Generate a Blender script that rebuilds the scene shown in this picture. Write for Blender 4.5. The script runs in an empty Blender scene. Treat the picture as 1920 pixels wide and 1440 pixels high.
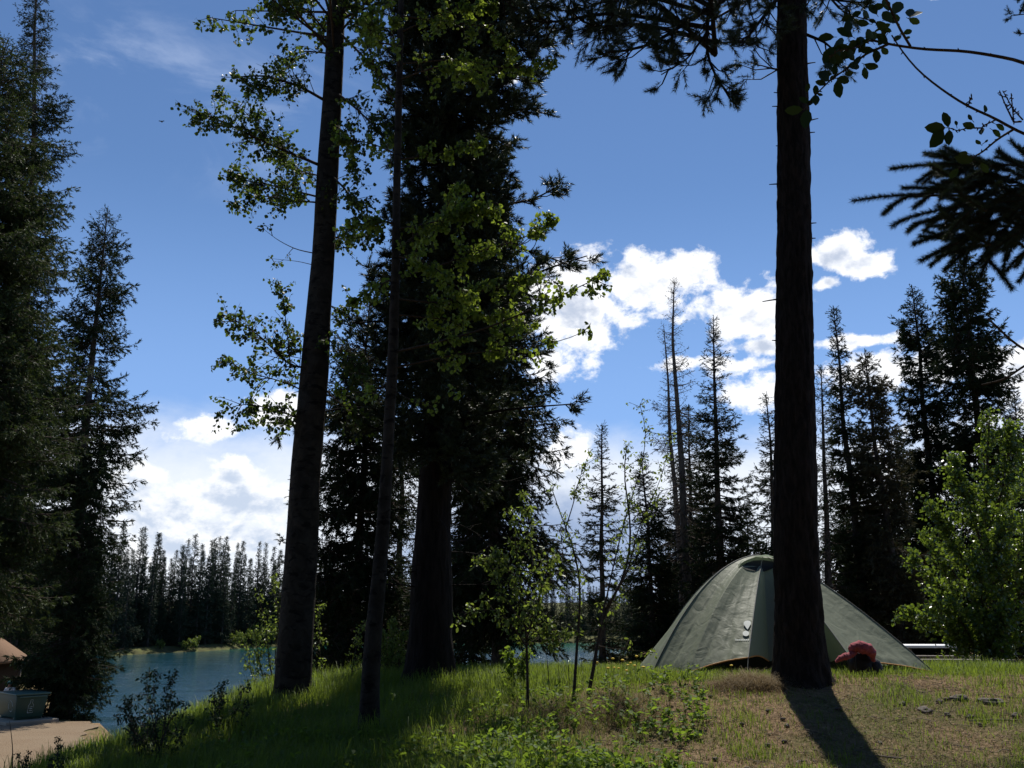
import bpy, math
import numpy as np
from math import radians, sin, cos, pi, tan

scene = bpy.context.scene
col = scene.collection
# ------------------------------------------------------------------ camera
PITCH = radians(13.6); F = 1732.0; EYE = 1.2
cp, sp = cos(PITCH), sin(PITCH)
cam = bpy.data.cameras.new("camera"); camo = bpy.data.objects.new("camera", cam); col.objects.link(camo)
cam.sensor_width = 36; cam.lens = 36 * F / 1920; cam.clip_end = 3000; cam.clip_start = 0.05
camo.location = (0, 0, EYE); camo.rotation_euler = (radians(90) + PITCH, 0, 0)
scene.camera = camo
# ------------------------------------------------------------------ light
SUN_AZ = radians(13.6)      # to the right of straight ahead (+Y)
SUN_EL = radians(60.0)
sl = bpy.data.lights.new("sun", 'SUN'); sl.energy = 5.0; sl.angle = radians(0.53); sl.color = (1.0, 0.95, 0.86)
slo = bpy.data.objects.new("sun", sl); col.objects.link(slo)
slo.rotation_euler = (radians(90) - SUN_EL, 0, pi - SUN_AZ)   # shines back towards the camera
slo.location = (5, 20, 30)
scene.view_settings.view_transform = 'Standard'; scene.view_settings.look = 'None'
scene.view_settings.gamma = 1; scene.view_settings.use_curve_mapping = False
scene.view_settings.exposure = 0.12
scene.cycles.max_bounces = 6; scene.cycles.diffuse_bounces = 3; scene.cycles.glossy_bounces = 3

def at(px, py, Y):
    """photo pixel -> world point at depth Y"""
    dx = (px - 960) / F; dy = (720 - py) / F
    s = Y / (cp - dy * sp)
    return np.array((dx * s, Y, EYE + (sp + dy * cp) * s))
def azel(px, py):
    dx = (px - 960) / F; dy = (720 - py) / F
    y = cp - dy * sp; z = sp + dy * cp
    return math.atan2(dx, y), math.atan2(z, math.hypot(dx, y))

# ------------------------------------------------------------------ node helpers
class NT:
    def __init__(s, nt): s.nt = nt; nt.nodes.clear()
    def n(s, t, **kw):
        nd = s.nt.nodes.new(t)
        for k, v in kw.items(): setattr(nd, k, v)
        return nd
    def put(s, sock, v):
        if isinstance(v, bpy.types.NodeSocket): s.nt.links.new(v, sock)
        elif v is not None:
            if hasattr(sock.default_value, '__len__') and not hasattr(v, '__len__'): v = (v,) * len(sock.default_value)
            if hasattr(v, '__len__') and hasattr(sock.default_value, '__len__') and len(v) == 3 and len(sock.default_value) == 4: v = (*v, 1)
            sock.default_value = v
    def m(s, op, a, b=None, c=None, clamp=False):
        nd = s.n('ShaderNodeMath', operation=op, use_clamp=clamp)
        for i, v in enumerate((a, b, c)):
            if v is not None: s.put(nd.inputs[i], v)
        return nd.outputs[0]
    def mr(s, v, a, b, c=0.0, d=1.0, smooth=True):
        nd = s.n('ShaderNodeMapRange', interpolation_type='SMOOTHSTEP' if smooth else 'LINEAR')
        for i, x in enumerate((v, a, b, c, d)): s.put(nd.inputs[i], x)
        return nd.outputs[0]
    def mix(s, f, a, b, mode='MIX'):
        nd = s.n('ShaderNodeMix', data_type='RGBA', blend_type=mode)
        s.put(nd.inputs[0], f); s.put(nd.inputs[6], a); s.put(nd.inputs[7], b)
        return nd.outputs[2]
    def noise(s, vec, scale, detail=4, rough=0.55, dist=0.0):
        nd = s.n('ShaderNodeTexNoise'); s.put(nd.inputs['Vector'], vec)
        nd.inputs['Scale'].default_value = scale; nd.inputs['Detail'].default_value = detail
        nd.inputs['Roughness'].default_value = rough; nd.inputs['Distortion'].default_value = dist
        return nd.outputs[0]
    def mapping(s, vec, scale=(1, 1, 1), loc=(0, 0, 0)):
        nd = s.n('ShaderNodeMapping'); s.put(nd.inputs['Vector'], vec)
        nd.inputs['Scale'].default_value = scale; nd.inputs['Location'].default_value = loc
        return nd.outputs[0]
    def bump(s, h, strength=0.5, dist=0.02):
        nd = s.n('ShaderNodeBump'); s.put(nd.inputs['Height'], h)
        nd.inputs['Strength'].default_value = strength; nd.inputs['Distance'].default_value = dist
        return nd.outputs[0]

# ------------------------------------------------------------------ world : sky with clouds
world = bpy.data.worlds.new("World"); scene.world = world; world.use_nodes = True
w = NT(world.node_tree)
sky = w.n('ShaderNodeTexSky', sky_type='NISHITA'); sky.sun_disc = False
sky.sun_elevation = SUN_EL; sky.sun_rotation = SUN_AZ
sky.altitude = 1200; sky.air_density = 1.0; sky.dust_density = 0.15; sky.ozone_density = 2.2
tc = w.n('ShaderNodeTexCoord').outputs['Generated']
sx = w.n('ShaderNodeSeparateXYZ'); w.put(sx.inputs[0], tc)
AZ = w.m('ARCTAN2', sx.outputs[0], sx.outputs[1])
EL = w.m('ARCSINE', sx.outputs[2])
cx = w.n('ShaderNodeCombineXYZ'); w.put(cx.inputs[0], AZ); w.put(cx.inputs[1], EL); w.put(cx.inputs[2], 0.37)
AE = cx.outputs[0]
nz_big = w.noise(w.mapping(AE, (1, 1.5, 1)), 9, 8, 0.60, 0.2)
nz_fine = w.noise(w.mapping(AE, (1, 1.25, 1)), 30, 7, 0.62, 0.15)
nz = w.m('ADD', w.m('MULTIPLY', w.m('SUBTRACT', nz_big, 0.5), 2.3), w.m('MULTIPLY', w.m('SUBTRACT', nz_fine, 0.5), 2.5))
off = (0.006, 0.016, 0)
nb2 = w.noise(w.mapping(AE, (1, 1.5, 1), (off[0], off[1] * 1.5, 0)), 9, 8, 0.60, 0.2)
nf2 = w.noise(w.mapping(AE, (1, 1.25, 1), (off[0], off[1] * 1.25, 0)), 30, 4, 0.55, 0.15)
relief = w.m('ADD', w.m('MULTIPLY', w.m('SUBTRACT', nz_big, nb2), 3.0), w.m('MULTIPLY', w.m('SUBTRACT', nz_fine, nf2), 1.5))   # >0 : top edge towards the sun
def blob(px, py, rx, ry):
    a, e = azel(px, py)
    u = w.m('MULTIPLY', w.m('SUBTRACT', AZ, a), F / rx)
    v = w.m('MULTIPLY', w.m('SUBTRACT', EL, e), F / ry)
    return w.m('SUBTRACT', 1.0, w.m('SQRT', w.m('ADD', w.m('MULTIPLY', u, u), w.m('MULTIPLY', v, v))))
def union(lst):
    r = lst[0]
    for b in lst[1:]: r = w.m('SMOOTH_MAX', r, b, 0.15)
    return r
CUM = [(1075, 600, 105, 92), (1030, 670, 66, 48), (1220, 528, 100, 50), (1290, 510, 56, 45), (1395, 590, 98, 62),
       (1440, 650, 90, 22), (1270, 682, 62, 15), (1380, 686, 95, 20), (1445, 725, 70, 42),
       (1565, 475, 62, 30), (1620, 496, 50, 24), (1552, 530, 24, 13), (1900, 700, 80, 58), (1720, 690, 180, 42), (1610, 640, 110, 14),
       (375, 802, 58, 26), (520, 765, 62, 40), (1060, 845, 55, 40),
       (960, 140, 30, 22), (1040, -20, 60, 20), (1760, -14, 24, 10), (-300, 700, 260, 90), (2300, 420, 200, 60)]
d1 = w.m('ADD', union([blob(*b) for b in CUM]), nz)
BANK = [(430, 935, 130, 42), (300, 960, 120, 55), (370, 1010, 190, 60), (250, 900, 70, 34), (430, 890, 34, 30), (470, 1020, 90, 40),
        (-150, 900, 260, 130), (2100, 850, 300, 130)]
d2 = w.m('ADD', union([blob(*b) for b in BANK]), w.m('MULTIPLY', nz, 0.9))
a1 = w.m('POWER', w.mr(d1, -0.16, 0.42), 0.8); a2 = w.mr(w.m('ADD', d2, w.m('MULTIPLY', w.m('SUBTRACT', nz_fine, 0.5), 1.2)), -0.05, 0.55)
# broad veil of high cloud above the horizon
veil_el = w.mr(w.m('ADD', EL, w.m('MULTIPLY', w.m('SUBTRACT', nz_big, 0.5), 0.10)), azel(960, 765)[1], azel(960, 905)[1])
veil = w.m('MULTIPLY', w.m('MULTIPLY', veil_el, 0.9), w.mr(w.m('ABSOLUTE', AZ), 0.9, 1.6, 1.0, 0.15))
cir = w.noise(w.mapping(AE, (1, 2.6, 1), (3, 1, 0)), 5, 8, 0.62, 0.6)
cirm = w.m('MULTIPLY', w.mr(cir, 0.50, 0.78), w.mr(w.m('MAXIMUM', blob(290, 180, 330, 170), blob(500, 230, 250, 160)), -0.1, 0.7))
# colours (relative radiance)
CW = 1.0
base_sky = w.mix(1.0, sky.outputs[0], (0.84, 1.0, 1.16), 'MULTIPLY')
SKY_STR = 0.088
skyc = w.mix(1.0, base_sky, SKY_STR, 'MULTIPLY')
skyc = w.mix(w.mr(EL, azel(960, 840)[1], azel(960, 330)[1], 0.55, 0.0), skyc, (0.28, 0.48, 0.92))
skyc = w.mix(w.m('MULTIPLY', cirm, 0.28), skyc, (0.75, 0.85, 1.05))
# storm-grey base low in the middle of the view
stormb = w.mr(w.m('ADD', blob(1030, 1050, 420, 170), w.m('MULTIPLY', nz, 0.25)), 0.0, 0.6)
veilc = w.mix(stormb, (0.88, 0.92, 0.98), (0.34, 0.43, 0.62))
veilc = w.mix(w.mr(w.m('ADD', blob(1060, 850, 90, 60), w.m('MULTIPLY', nz, 0.5)), 0.0, 0.5), veilc, (0.62, 0.70, 0.84))
skyc = w.mix(veil, skyc, veilc)
shade2 = w.mr(w.m('SUBTRACT', d2, w.m('MULTIPLY', relief, 3.2)), 0.05, 2.0)
skyc = w.mix(a2, skyc, w.mix(shade2, (0.98, 1.00, 1.03), (0.56, 0.65, 0.80)))
shade1 = w.mr(w.m('SUBTRACT', d1, w.m('MULTIPLY', relief, 2.4)), 0.25, 1.9)
skyc = w.mix(a1, skyc, w.mix(shade1, (1.05, 1.06, 1.09), (0.52, 0.59, 0.73)))
bg = w.n('ShaderNodeBackground'); w.put(bg.inputs[0], skyc); bg.inputs[1].default_value = 1.0
wo = w.n('ShaderNodeOutputWorld'); w.nt.links.new(bg.outputs[0], wo.inputs[0])
world.cycles.sampling_method = 'MANUAL'; world.cycles.sample_map_resolution = 512

# ------------------------------------------------------------------ materials
def material(name):
    m = bpy.data.materials.new(name); m.use_nodes = True
    return m, NT(m.node_tree)
def finish(t, shader):
    o = t.n('ShaderNodeOutputMaterial'); t.nt.links.new(shader, o.inputs[0])
def principled(t, color, rough=0.8, spec=0.3, normal=None, metal=0.0):
    p = t.n('ShaderNodeBsdfPrincipled'); t.put(p.inputs['Base Color'], color)
    t.put(p.inputs['Roughness'], rough); p.inputs['Specular IOR Level'].default_value = spec
    p.inputs['Metallic'].default_value = metal
    if normal is not None: t.put(p.inputs['Normal'], normal)
    return p.outputs[0]
def leaf_mat(name, c1, c2, tcol, trans=0.45, rough=0.5, spec=0.4):
    """thin leaf: reflects one green, lets through a yellower one"""
    m, t = material(name)
    g = t.n('ShaderNodeNewGeometry')
    rnd = g.outputs['Random Per Island']
    c = t.mix(rnd, c1, c2)
    p = principled(t, c, rough, spec)
    tr = t.n('ShaderNodeBsdfTranslucent'); t.put(tr.inputs[0], t.mix(rnd, tcol, tuple(x * 0.55 for x in tcol)))
    mx = t.n('ShaderNodeMixShader'); mx.inputs[0].default_value = trans
    t.nt.links.new(p, mx.inputs[1]); t.nt.links.new(tr.outputs[0], mx.inputs[2])
    finish(t, mx.outputs[0]); return m
def bark_mat(name, c1, c2, scale=(9, 9, 1.6), bump=0.9, spots=None):
    m, t = material(name)
    v = t.n('ShaderNodeTexCoord').outputs['Object']
    n1 = t.noise(t.mapping(v, scale), 2.5, 8, 0.65, 0.6)
    n2 = t.noise(v, 40, 5, 0.6)
    c = t.mix(t.mr(n1, 0.35, 0.68), c1, c2)
    if spots:
        n3 = t.noise(t.mapping(v, (4, 4, 9)), 1.4, 5, 0.6, 0.4)
        c = t.mix(t.mr(n3, 0.54, 0.62), c, spots)
    h = t.m('ADD', n1, t.m('MULTIPLY', n2, 0.3))
    finish(t, principled(t, c, 0.92, 0.15, t.bump(h, bump, 0.03))); return m
def plain(name, c, rough=0.7, spec=0.3, var=0.15, scale=8, bump=0.2, metal=0.0):
    m, t = material(name)
    v = t.n('ShaderNodeTexCoord').outputs['Object']
    n = t.noise(v, scale, 5, 0.6)
    cc = t.mix(n, tuple(x * (1 - var) for x in c), tuple(min(1, x * (1 + var)) for x in c))
    finish(t, principled(t, cc, rough, spec, t.bump(n, bump, 0.01), metal)); return m

M = {}
M['pine_bark'] = bark_mat('pine_bark', (0.010, 0.008, 0.006), (0.038, 0.027, 0.021), (10, 10, 2.2), 1.0)
M['pine_bark_dark'] = bark_mat('pine_bark_dark', (0.009, 0.007, 0.006), (0.026, 0.019, 0.015), (7, 7, 1.2), 1.0)
M['aspen_bark'] = bark_mat('aspen_bark', (0.026, 0.022, 0.017), (0.055, 0.046, 0.036), (3, 3, 2.5), 0.9, (0.012, 0.010, 0.009))
M['twig'] = bark_mat('twig_bark', (0.045, 0.033, 0.026), (0.10, 0.075, 0.06), (20, 20, 20), 0.3)
M['spruce_bark'] = bark_mat('spruce_bark', (0.05, 0.04, 0.033), (0.11, 0.09, 0.075), (8, 8, 4), 0.6)
M['dead_wood'] = bark_mat('dead_wood', (0.10, 0.08, 0.065), (0.18, 0.15, 0.12), (8, 8, 3), 0.5)
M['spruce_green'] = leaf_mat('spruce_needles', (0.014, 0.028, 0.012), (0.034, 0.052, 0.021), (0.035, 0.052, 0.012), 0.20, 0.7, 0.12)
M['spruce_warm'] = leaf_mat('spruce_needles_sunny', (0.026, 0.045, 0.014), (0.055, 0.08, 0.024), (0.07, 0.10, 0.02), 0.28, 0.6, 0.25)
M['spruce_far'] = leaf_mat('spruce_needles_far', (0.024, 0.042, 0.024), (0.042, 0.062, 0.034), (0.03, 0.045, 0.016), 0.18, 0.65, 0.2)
M['spruce_brown'] = leaf_mat('spruce_needles_brown', (0.05, 0.055, 0.03), (0.08, 0.075, 0.04), (0.07, 0.06, 0.02), 0.25, 0.65, 0.2)
M['pine_needle'] = leaf_mat('pine_needles', (0.022, 0.042, 0.022), (0.05, 0.075, 0.036), (0.06, 0.08, 0.02), 0.20, 0.45, 0.4)
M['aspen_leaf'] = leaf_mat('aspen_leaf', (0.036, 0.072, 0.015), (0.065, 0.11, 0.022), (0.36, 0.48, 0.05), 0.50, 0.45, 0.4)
M['aspen_leaf_shaded'] = leaf_mat('aspen_leaf_shaded', (0.022, 0.045, 0.012), (0.035, 0.065, 0.016), (0.17, 0.25, 0.03), 0.38, 0.5, 0.3)  # darker, less translucent copy of aspen_leaf, with shade put into its colour
M['poplar_leaf'] = leaf_mat('poplar_leaf', (0.035, 0.07, 0.014), (0.06, 0.11, 0.022), (0.28, 0.40, 0.04), 0.40, 0.28, 0.6)
M['sapling_leaf'] = leaf_mat('sapling_leaf', (0.05, 0.09, 0.02), (0.10, 0.15, 0.03), (0.32, 0.42, 0.06), 0.45, 0.45, 0.4)
M['near_leaf'] = leaf_mat('near_leaf', (0.022, 0.045, 0.014), (0.032, 0.06, 0.018), (0.035, 0.07, 0.014), 0.22, 0.55, 0.25)
M['grass'] = leaf_mat('grass_blade', (0.055, 0.10, 0.016), (0.13, 0.18, 0.035), (0.28, 0.38, 0.04), 0.48, 0.55, 0.25)
M['dry_grass'] = leaf_mat('dry_grass_blade', (0.16, 0.12, 0.065), (0.28, 0.21, 0.11), (0.24, 0.17, 0.08), 0.35, 0.7, 0.2)
M['weed'] = leaf_mat('weed_leaf', (0.045, 0.09, 0.016), (0.10, 0.16, 0.03), (0.30, 0.44, 0.04), 0.45, 0.6, 0.2)
M['litter'] = leaf_mat('litter', (0.13, 0.075, 0.04), (0.36, 0.25, 0.15), (0.10, 0.06, 0.03), 0.15, 0.8, 0.15)
M['yellow'] = plain('petal_yellow', (0.75, 0.52, 0.03), 0.6)
M['white_petal'] = plain('petal_white', (0.8, 0.8, 0.76), 0.6)

# ------------------------------------------------------------------ numpy geometry
def unit(v): return v / np.maximum(np.linalg.norm(v, axis=-1, keepdims=True), 1e-9)
class MB:
    def __init__(s): s.V = []; s.F = {3: [], 4: [], 5: [], 6: []}; s.n = 0
    def add(s, V, Fc):
        V = np.asarray(V, float).reshape(-1, 3); Fc = np.asarray(Fc, np.int64)
        s.V.append(V); s.F[Fc.shape[1]].append(Fc + s.n); s.n += len(V)
    def more(s, Fc, base):
        Fc = np.asarray(Fc, np.int64); s.F[Fc.shape[1]].append(Fc + base)
    def build(s, name, mat, parent=None, smooth=False, origin=None):
        me = bpy.data.meshes.new(name)
        V = np.concatenate(s.V) if s.V else np.zeros((0, 3))
        if origin is not None: V = V - np.asarray(origin)
        ls, st = [], []; pos = 0
        for k in s.F:
            if s.F[k]:
                a = np.concatenate(s.F[k]); ls.append(a.ravel()); st.append(pos + np.arange(len(a)) * k); pos += a.size
        ls = np.concatenate(ls).astype(np.int32); st = np.concatenate(st).astype(np.int32)
        me.vertices.add(len(V)); me.vertices.foreach_set('co', V.astype(np.float32).ravel())
        me.loops.add(len(ls)); me.loops.foreach_set('vertex_index', ls)
        me.polygons.add(len(st)); me.polygons.foreach_set('loop_start', st)
        if smooth: me.polygons.foreach_set('use_smooth', np.ones(len(st), bool))
        me.update(calc_edges=True); me.validate()
        me.materials.append(mat)
        o = bpy.data.objects.new(name, me); col.objects.link(o)
        if parent is not None: o.parent = parent
        return o
def tubes(mb, P, R, sides=5, cap=False):
    P = np.asarray(P, float); R = np.asarray(R, float)
    if P.ndim == 2: P = P[None]; R = R[None]
    if len(P) == 0: return
    N, K, _ = P.shape
    T = unit(np.gradient(P, axis=1))
    ref = np.where((np.abs(T.mean(1)[:, 2]) > 0.8)[:, None], np.array((1., 0.02, 0)), np.array((0, 0, 1.)))[:, None, :]
    U = unit(np.cross(T, ref)); W = np.cross(T, U)
    a = np.arange(sides) * 2 * pi / sides
    ring = P[:, :, None, :] + R[:, :, None, None] * (np.cos(a)[None, None, :, None] * U[:, :, None, :] + np.sin(a)[None, None, :, None] * W[:, :, None, :])
    idx = np.arange(N * K * sides).reshape(N, K, sides)
    q = np.stack([idx[:, :-1, :], np.roll(idx, -1, 2)[:, :-1, :], np.roll(idx, -1, 2)[:, 1:, :], idx[:, 1:, :]], -1).reshape(-1, 4)
    b = mb.n; mb.add(ring.reshape(-1, 3), q)
    if cap:
        for e in (0, K - 1):
            c = P[:, e]; bi = mb.n; mb.add(c, np.zeros((0, 3), int))
            r = idx[:, e, :] + b
            tri = np.stack([r, np.roll(r, -1, 1), np.repeat(bi + np.arange(N)[:, None], sides, 1)], -1).reshape(-1, 3)
            mb.F[3].append(tri)
def rand_unit(rng, n):
    return unit(rng.normal(size=(n, 3)))
def perp(rng, D):
    r = rand_unit(rng, len(D)); return unit(np.cross(D, r))
def needles(mb, rng, C, D, L, K, nl, nw, a0=35, a1=65):
    """K needles round each shoot (base C, axis D, length L)"""
    N = len(C)
    if N == 0: return
    L = np.broadcast_to(np.asarray(L, float), (N,))
    C = np.repeat(C, K, 0); D = np.repeat(D, K, 0); L = np.repeat(L, K)
    n = N * K
    t = rng.uniform(0, 1, n); a = np.radians(rng.uniform(a0, a1, n)) * (1.15 - 0.6 * t)
    pr = perp(rng, D)
    d = D * np.cos(a)[:, None] + pr * np.sin(a)[:, None]
    b = C + D * (L * t)[:, None]
    nl = np.repeat(np.broadcast_to(np.asarray(nl, float), (N,)), K)
    ln = (nl * rng.uniform(0.7, 1.15, n))[:, None]
    s = perp(rng, d) * (nw * 0.5 * np.sqrt(nl / nl.max()))[:, None]
    V = np.stack([b - s, b + s, b + d * ln], 1).reshape(-1, 3)
    mb.add(V, np.arange(n * 3).reshape(-1, 3))
def leaves(mb, rng, C, A, Nn, S, shape='round', fold=0.12):
    """C base points, A leaf axis (base->tip), Nn normal, S length"""
    n = len(C)
    if n == 0: return
    S = np.broadcast_to(np.asarray(S, float), (n,))[:, None, None]
    A = unit(A); B = unit(np.cross(A, Nn)); Nn = np.cross(B, A)
    if shape == 'round': pts = [(0, 0), (0.18, 0.40), (0.52, 0.50), (0.82, 0.22), (1.0, 0.0), (0.82, -0.22), (0.52, -0.50), (0.18, -0.40)]
    elif shape == 'oval': pts = [(0, 0), (0.25, 0.20), (0.55, 0.28), (0.85, 0.17), (1.0, 0.0), (0.85, -0.17), (0.55, -0.28), (0.25, -0.20)]
    else: pts = [(0, 0), (0.3, 0.13), (0.5, 0.16), (0.8, 0.08), (1.0, 0.0), (0.8, -0.08), (0.5, -0.16), (0.3, -0.13)]
    p = np.array(pts)
    V = C[:, None, :] + S * (p[None, :, 0:1] * A[:, None, :] + p[None, :, 1:2] * B[:, None, :] + (np.abs(p[None, :, 1:2]) * fold * 2 - 0.15 * p[None, :, 0:1] ** 2) * Nn[:, None, :])
    base = np.arange(n)[:, None] * 8
    q = np.concatenate([base + np.array([[0, 1, 2, 3]]), base + np.array([[0, 3, 4, 5]]), base + np.array([[0, 5, 6, 7]])])
    mb.add(V.reshape(-1, 3), q)
# value noise
def _hash(ix, iy, iz, s):
    h = (ix * 374761393 + iy * 668265263 + iz * 2147483647 + s * 1274126177) & 0xffffffff
    h = ((h ^ (h >> 13)) * 1274126177) & 0xffffffff
    return ((h ^ (h >> 16)) & 0xffff) / 65535.0
def vnoise(x, y, z=0.0, s=0):
    x, y, z = np.broadcast_arrays(np.asarray(x, float), np.asarray(y, float), np.asarray(z, float))
    ix, iy, iz = np.floor(x).astype(np.int64), np.floor(y).astype(np.int64), np.floor(z).astype(np.int64)
    fx, fy, fz = x - ix, y - iy, z - iz
    fx, fy, fz = [f * f * (3 - 2 * f) for f in (fx, fy, fz)]
    r = 0
    for a in (0, 1):
        for b in (0, 1):
            for c in (0, 1):
                r = r + _hash(ix + a, iy + b, iz + c, s) * (fx if a else 1 - fx) * (fy if b else 1 - fy) * (fz if c else 1 - fz)
    return r
def fbm(x, y, z=0.0, s=0, o=4):
    r = 0; a = 0.5
    for i in range(o):
        r = r + a * vnoise(np.asarray(x) * 2 ** i, np.asarray(y) * 2 ** i, np.asarray(z) * 2 ** i, s + i); a *= 0.5
    return r / (1 - 0.5 ** o)
def sstep(a, b, x):
    t = np.clip((x - a) / (b - a), 0, 1); return t * t * (3 - 2 * t)

# ------------------------------------------------------------------ registry
def thing(name, label, cat, loc=(0, 0, 0), group=None, rotz=0):
    o = bpy.data.objects.new(name, None); col.objects.link(o); o.location = tuple(float(v) for v in loc)
    o.rotation_euler = (0, 0, rotz); o.empty_display_size = 0.3
    o['label'] = label; o['category'] = cat
    if group: o['group'] = group
    return o
def tag(o, label, cat, group=None, kind=None):
    o['label'] = label; o['category'] = cat
    if group: o['group'] = group
    if kind: o['kind'] = kind
    return o
def struct(o): o['kind'] = 'structure'; return o
def dup(root, loc, rotz, s, label=None, group=None):
    r = root.copy(); col.objects.link(r); r.location = tuple(float(v) for v in loc); r.rotation_euler = (0, 0, rotz); r.scale = (s[0], s[0], s[1])
    if label: r['label'] = label
    if group: r['group'] = group
    for ch in list(root.children):
        c = ch.copy(); col.objects.link(c); c.parent = r
    return r

# ------------------------------------------------------------------ terrain
WATER = -3.9
def plateau(x, y):
    left = np.interp(y, [-50, 0, 7, 9, 11.5, 12.5, 14.5, 30], [-.1, -.1, -.05, 0.0, .14, .17, .12, -.5])
    right = np.interp(y, [-50, 0, 4, 7, 9.5, 11.5, 14, 18, 22, 40, 100, 400], [0, 0, 0, .10, .50, .44, .30, -.05, -.42, -.5, 0.5, 4])
    s = sstep(-3.0, 2.5, x)
    return left * (1 - s) + right * s
def xL(y): return np.interp(y, [-50, 6, 8, 9, 12, 13.5, 15, 17, 20, 24, 32, 45, 60, 85, 120], [-4, -3.7, -3.55, -3.4, -3.2, -2.7, -1.6, -.3, .9, 1.6, 3, 8, 16, 40, 90])
def yF(x): return np.interp(x, [-200, -60, -43, -38, -34, -20, 0, 15, 60], [85, 98, 104, 114, 128, 136, 143, 143, 150])
def H(x, y, detail=True):
    x = np.asarray(x, float); y = np.asarray(y, float)
    d = x - xL(y)
    near = plateau(x, y) + np.minimum(0, d) * 0.52
    e = np.minimum((-9 - (y - 20) * .38) - x, np.interp(x, [-22.0, -19.5, -17.5], [66, 43.5, 38.8]) - y)
    e = np.minimum(e, np.where(y > 36, -.468 * y - x + np.maximum(0, 41 - y) * .8, 99))
    ter = np.where(e > 0, -3.2, np.maximum(-5.5, -3.2 + e * 1.4))
    yf = y - yF(x) + 2.5 * np.sin(x * 0.31) + 1.5 * np.sin(x * 0.83)
    far = np.maximum(-6, WATER + np.minimum(yf * 0.22, 0.5 + 0.03 * yf))
    far = np.minimum(far, 3)
    z = np.maximum(np.maximum(near, ter), far)
    if detail:
        k = np.where(near >= ter, 1.0, 0.25)
        z = z + k * (fbm(x * 0.8, y * 0.8, 0, 3) - 0.5) * 0.10 + k * (fbm(x * 3.5, y * 3.5, 0, 8) - 0.5) * 0.05
    return z
def g(x, y): return np.array((x, y, float(H(x, y))))
def gp(px, Y, py=1270):
    """ground point under photo column px at depth Y"""
    x = at(px, py, Y)[0]; return g(x, Y)

def axis_pts(lo, dense0, dense1, hi, step, grow=1.07):
    c = list(np.arange(dense0, dense1 + 1e-6, step)); s = step; v = dense1
    while v < hi: s *= grow; v += s; c.append(v)
    s = step; v = dense0; pre = []
    while v > lo: s *= grow; v -= s; pre.append(v)
    return np.array(pre[::-1] + c)
gx_ = axis_pts(-520, -6, 7, 520, 0.07, 1.045); gy_ = axis_pts(-120, 5, 15, 620, 0.07, 1.045)
XX, YY = np.meshgrid(gx_, gy_); ZZ = H(XX, YY)
mb = MB(); nx, ny = len(gx_), len(gy_)
idx = np.arange(nx * ny).reshape(ny, nx)
mb.add(np.stack([XX, YY, ZZ], -1).reshape(-1, 3), np.stack([idx[:-1, :-1], idx[:-1, 1:], idx[1:, 1:], idx[1:, :-1]], -1).reshape(-1, 4))
m, t = material('forest_floor')
v = t.n('ShaderNodeTexCoord').outputs['Object']
n1 = t.noise(v, 0.9, 6, 0.6); n2 = t.noise(v, 14, 8, 0.7); n3 = t.noise(v, 70, 6, 0.7)
c = t.mix(t.mr(n2, 0.3, 0.7), (0.10, 0.065, 0.036), (0.30, 0.205, 0.115))
c = t.mix(t.mr(n3, 0.5, 0.75), c, (0.36, 0.27, 0.17))
c = t.mix(t.m('MULTIPLY', t.mr(n1, 0.42, 0.62), 0.65), c, (0.06, 0.085, 0.02))
sy_ = t.n('ShaderNodeSeparateXYZ'); t.put(sy_.inputs[0], v)
c = t.mix(t.m('MULTIPLY', t.mr(sy_.outputs[1], 50, 70), 0.8), c, t.mix(t.mr(n1, .4, .65), (0.035, 0.05, 0.018), (0.12, 0.13, 0.045)))
finish(t, principled(t, c, 0.95, 0.1, t.bump(t.m('ADD', n2, t.m('MULTIPLY', n3, 0.5)), 1.0, 0.03)))
struct(mb.build('ground', m, smooth=True))

# gravel lot
mb = MB(); ys = np.linspace(13, 38.6, 90); us = np.linspace(0, 1, 60)
UU, YY = np.meshgrid(us, ys)
XR = -9 - (YY - 20) * .38 - 0.5 + (fbm(YY * 0.7, YY * 0 + 3, 0, 5) - 0.5) * 1.2
XX = XR - UU ** 1.6 * 55; idx = np.arange(XX.size).reshape(XX.shape)
ZZ = H(XX, YY) + 0.03
q = np.stack([idx[:-1, :-1], idx[1:, :-1], idx[1:, 1:], idx[:-1, 1:]], -1).reshape(-1, 4)
mb.add(np.stack([XX, YY, ZZ], -1).reshape(-1, 3), q)
m, t = material('gravel'); v = t.n('ShaderNodeTexCoord').outputs['Object']
vo = t.n('ShaderNodeTexVoronoi'); t.put(vo.inputs['Vector'], v); vo.inputs['Scale'].default_value = 22
n1 = t.noise(v, 0.7, 5, 0.6); n2 = t.noise(v, 30, 5, 0.7)
c = t.mix(t.mr(n2, 0.3, 0.7), (0.13, 0.09, 0.06), (0.31, 0.23, 0.15)); c = t.mix(t.mr(n1, 0.4, 0.65), c, (0.24, 0.18, 0.12))
finish(t, principled(t, c, 0.95, 0.1, t.bump(t.m('ADD', vo.outputs['Distance'], n2), 0.8, 0.03)))
struct(mb.build('gravel_lot', m, smooth=True))

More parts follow.
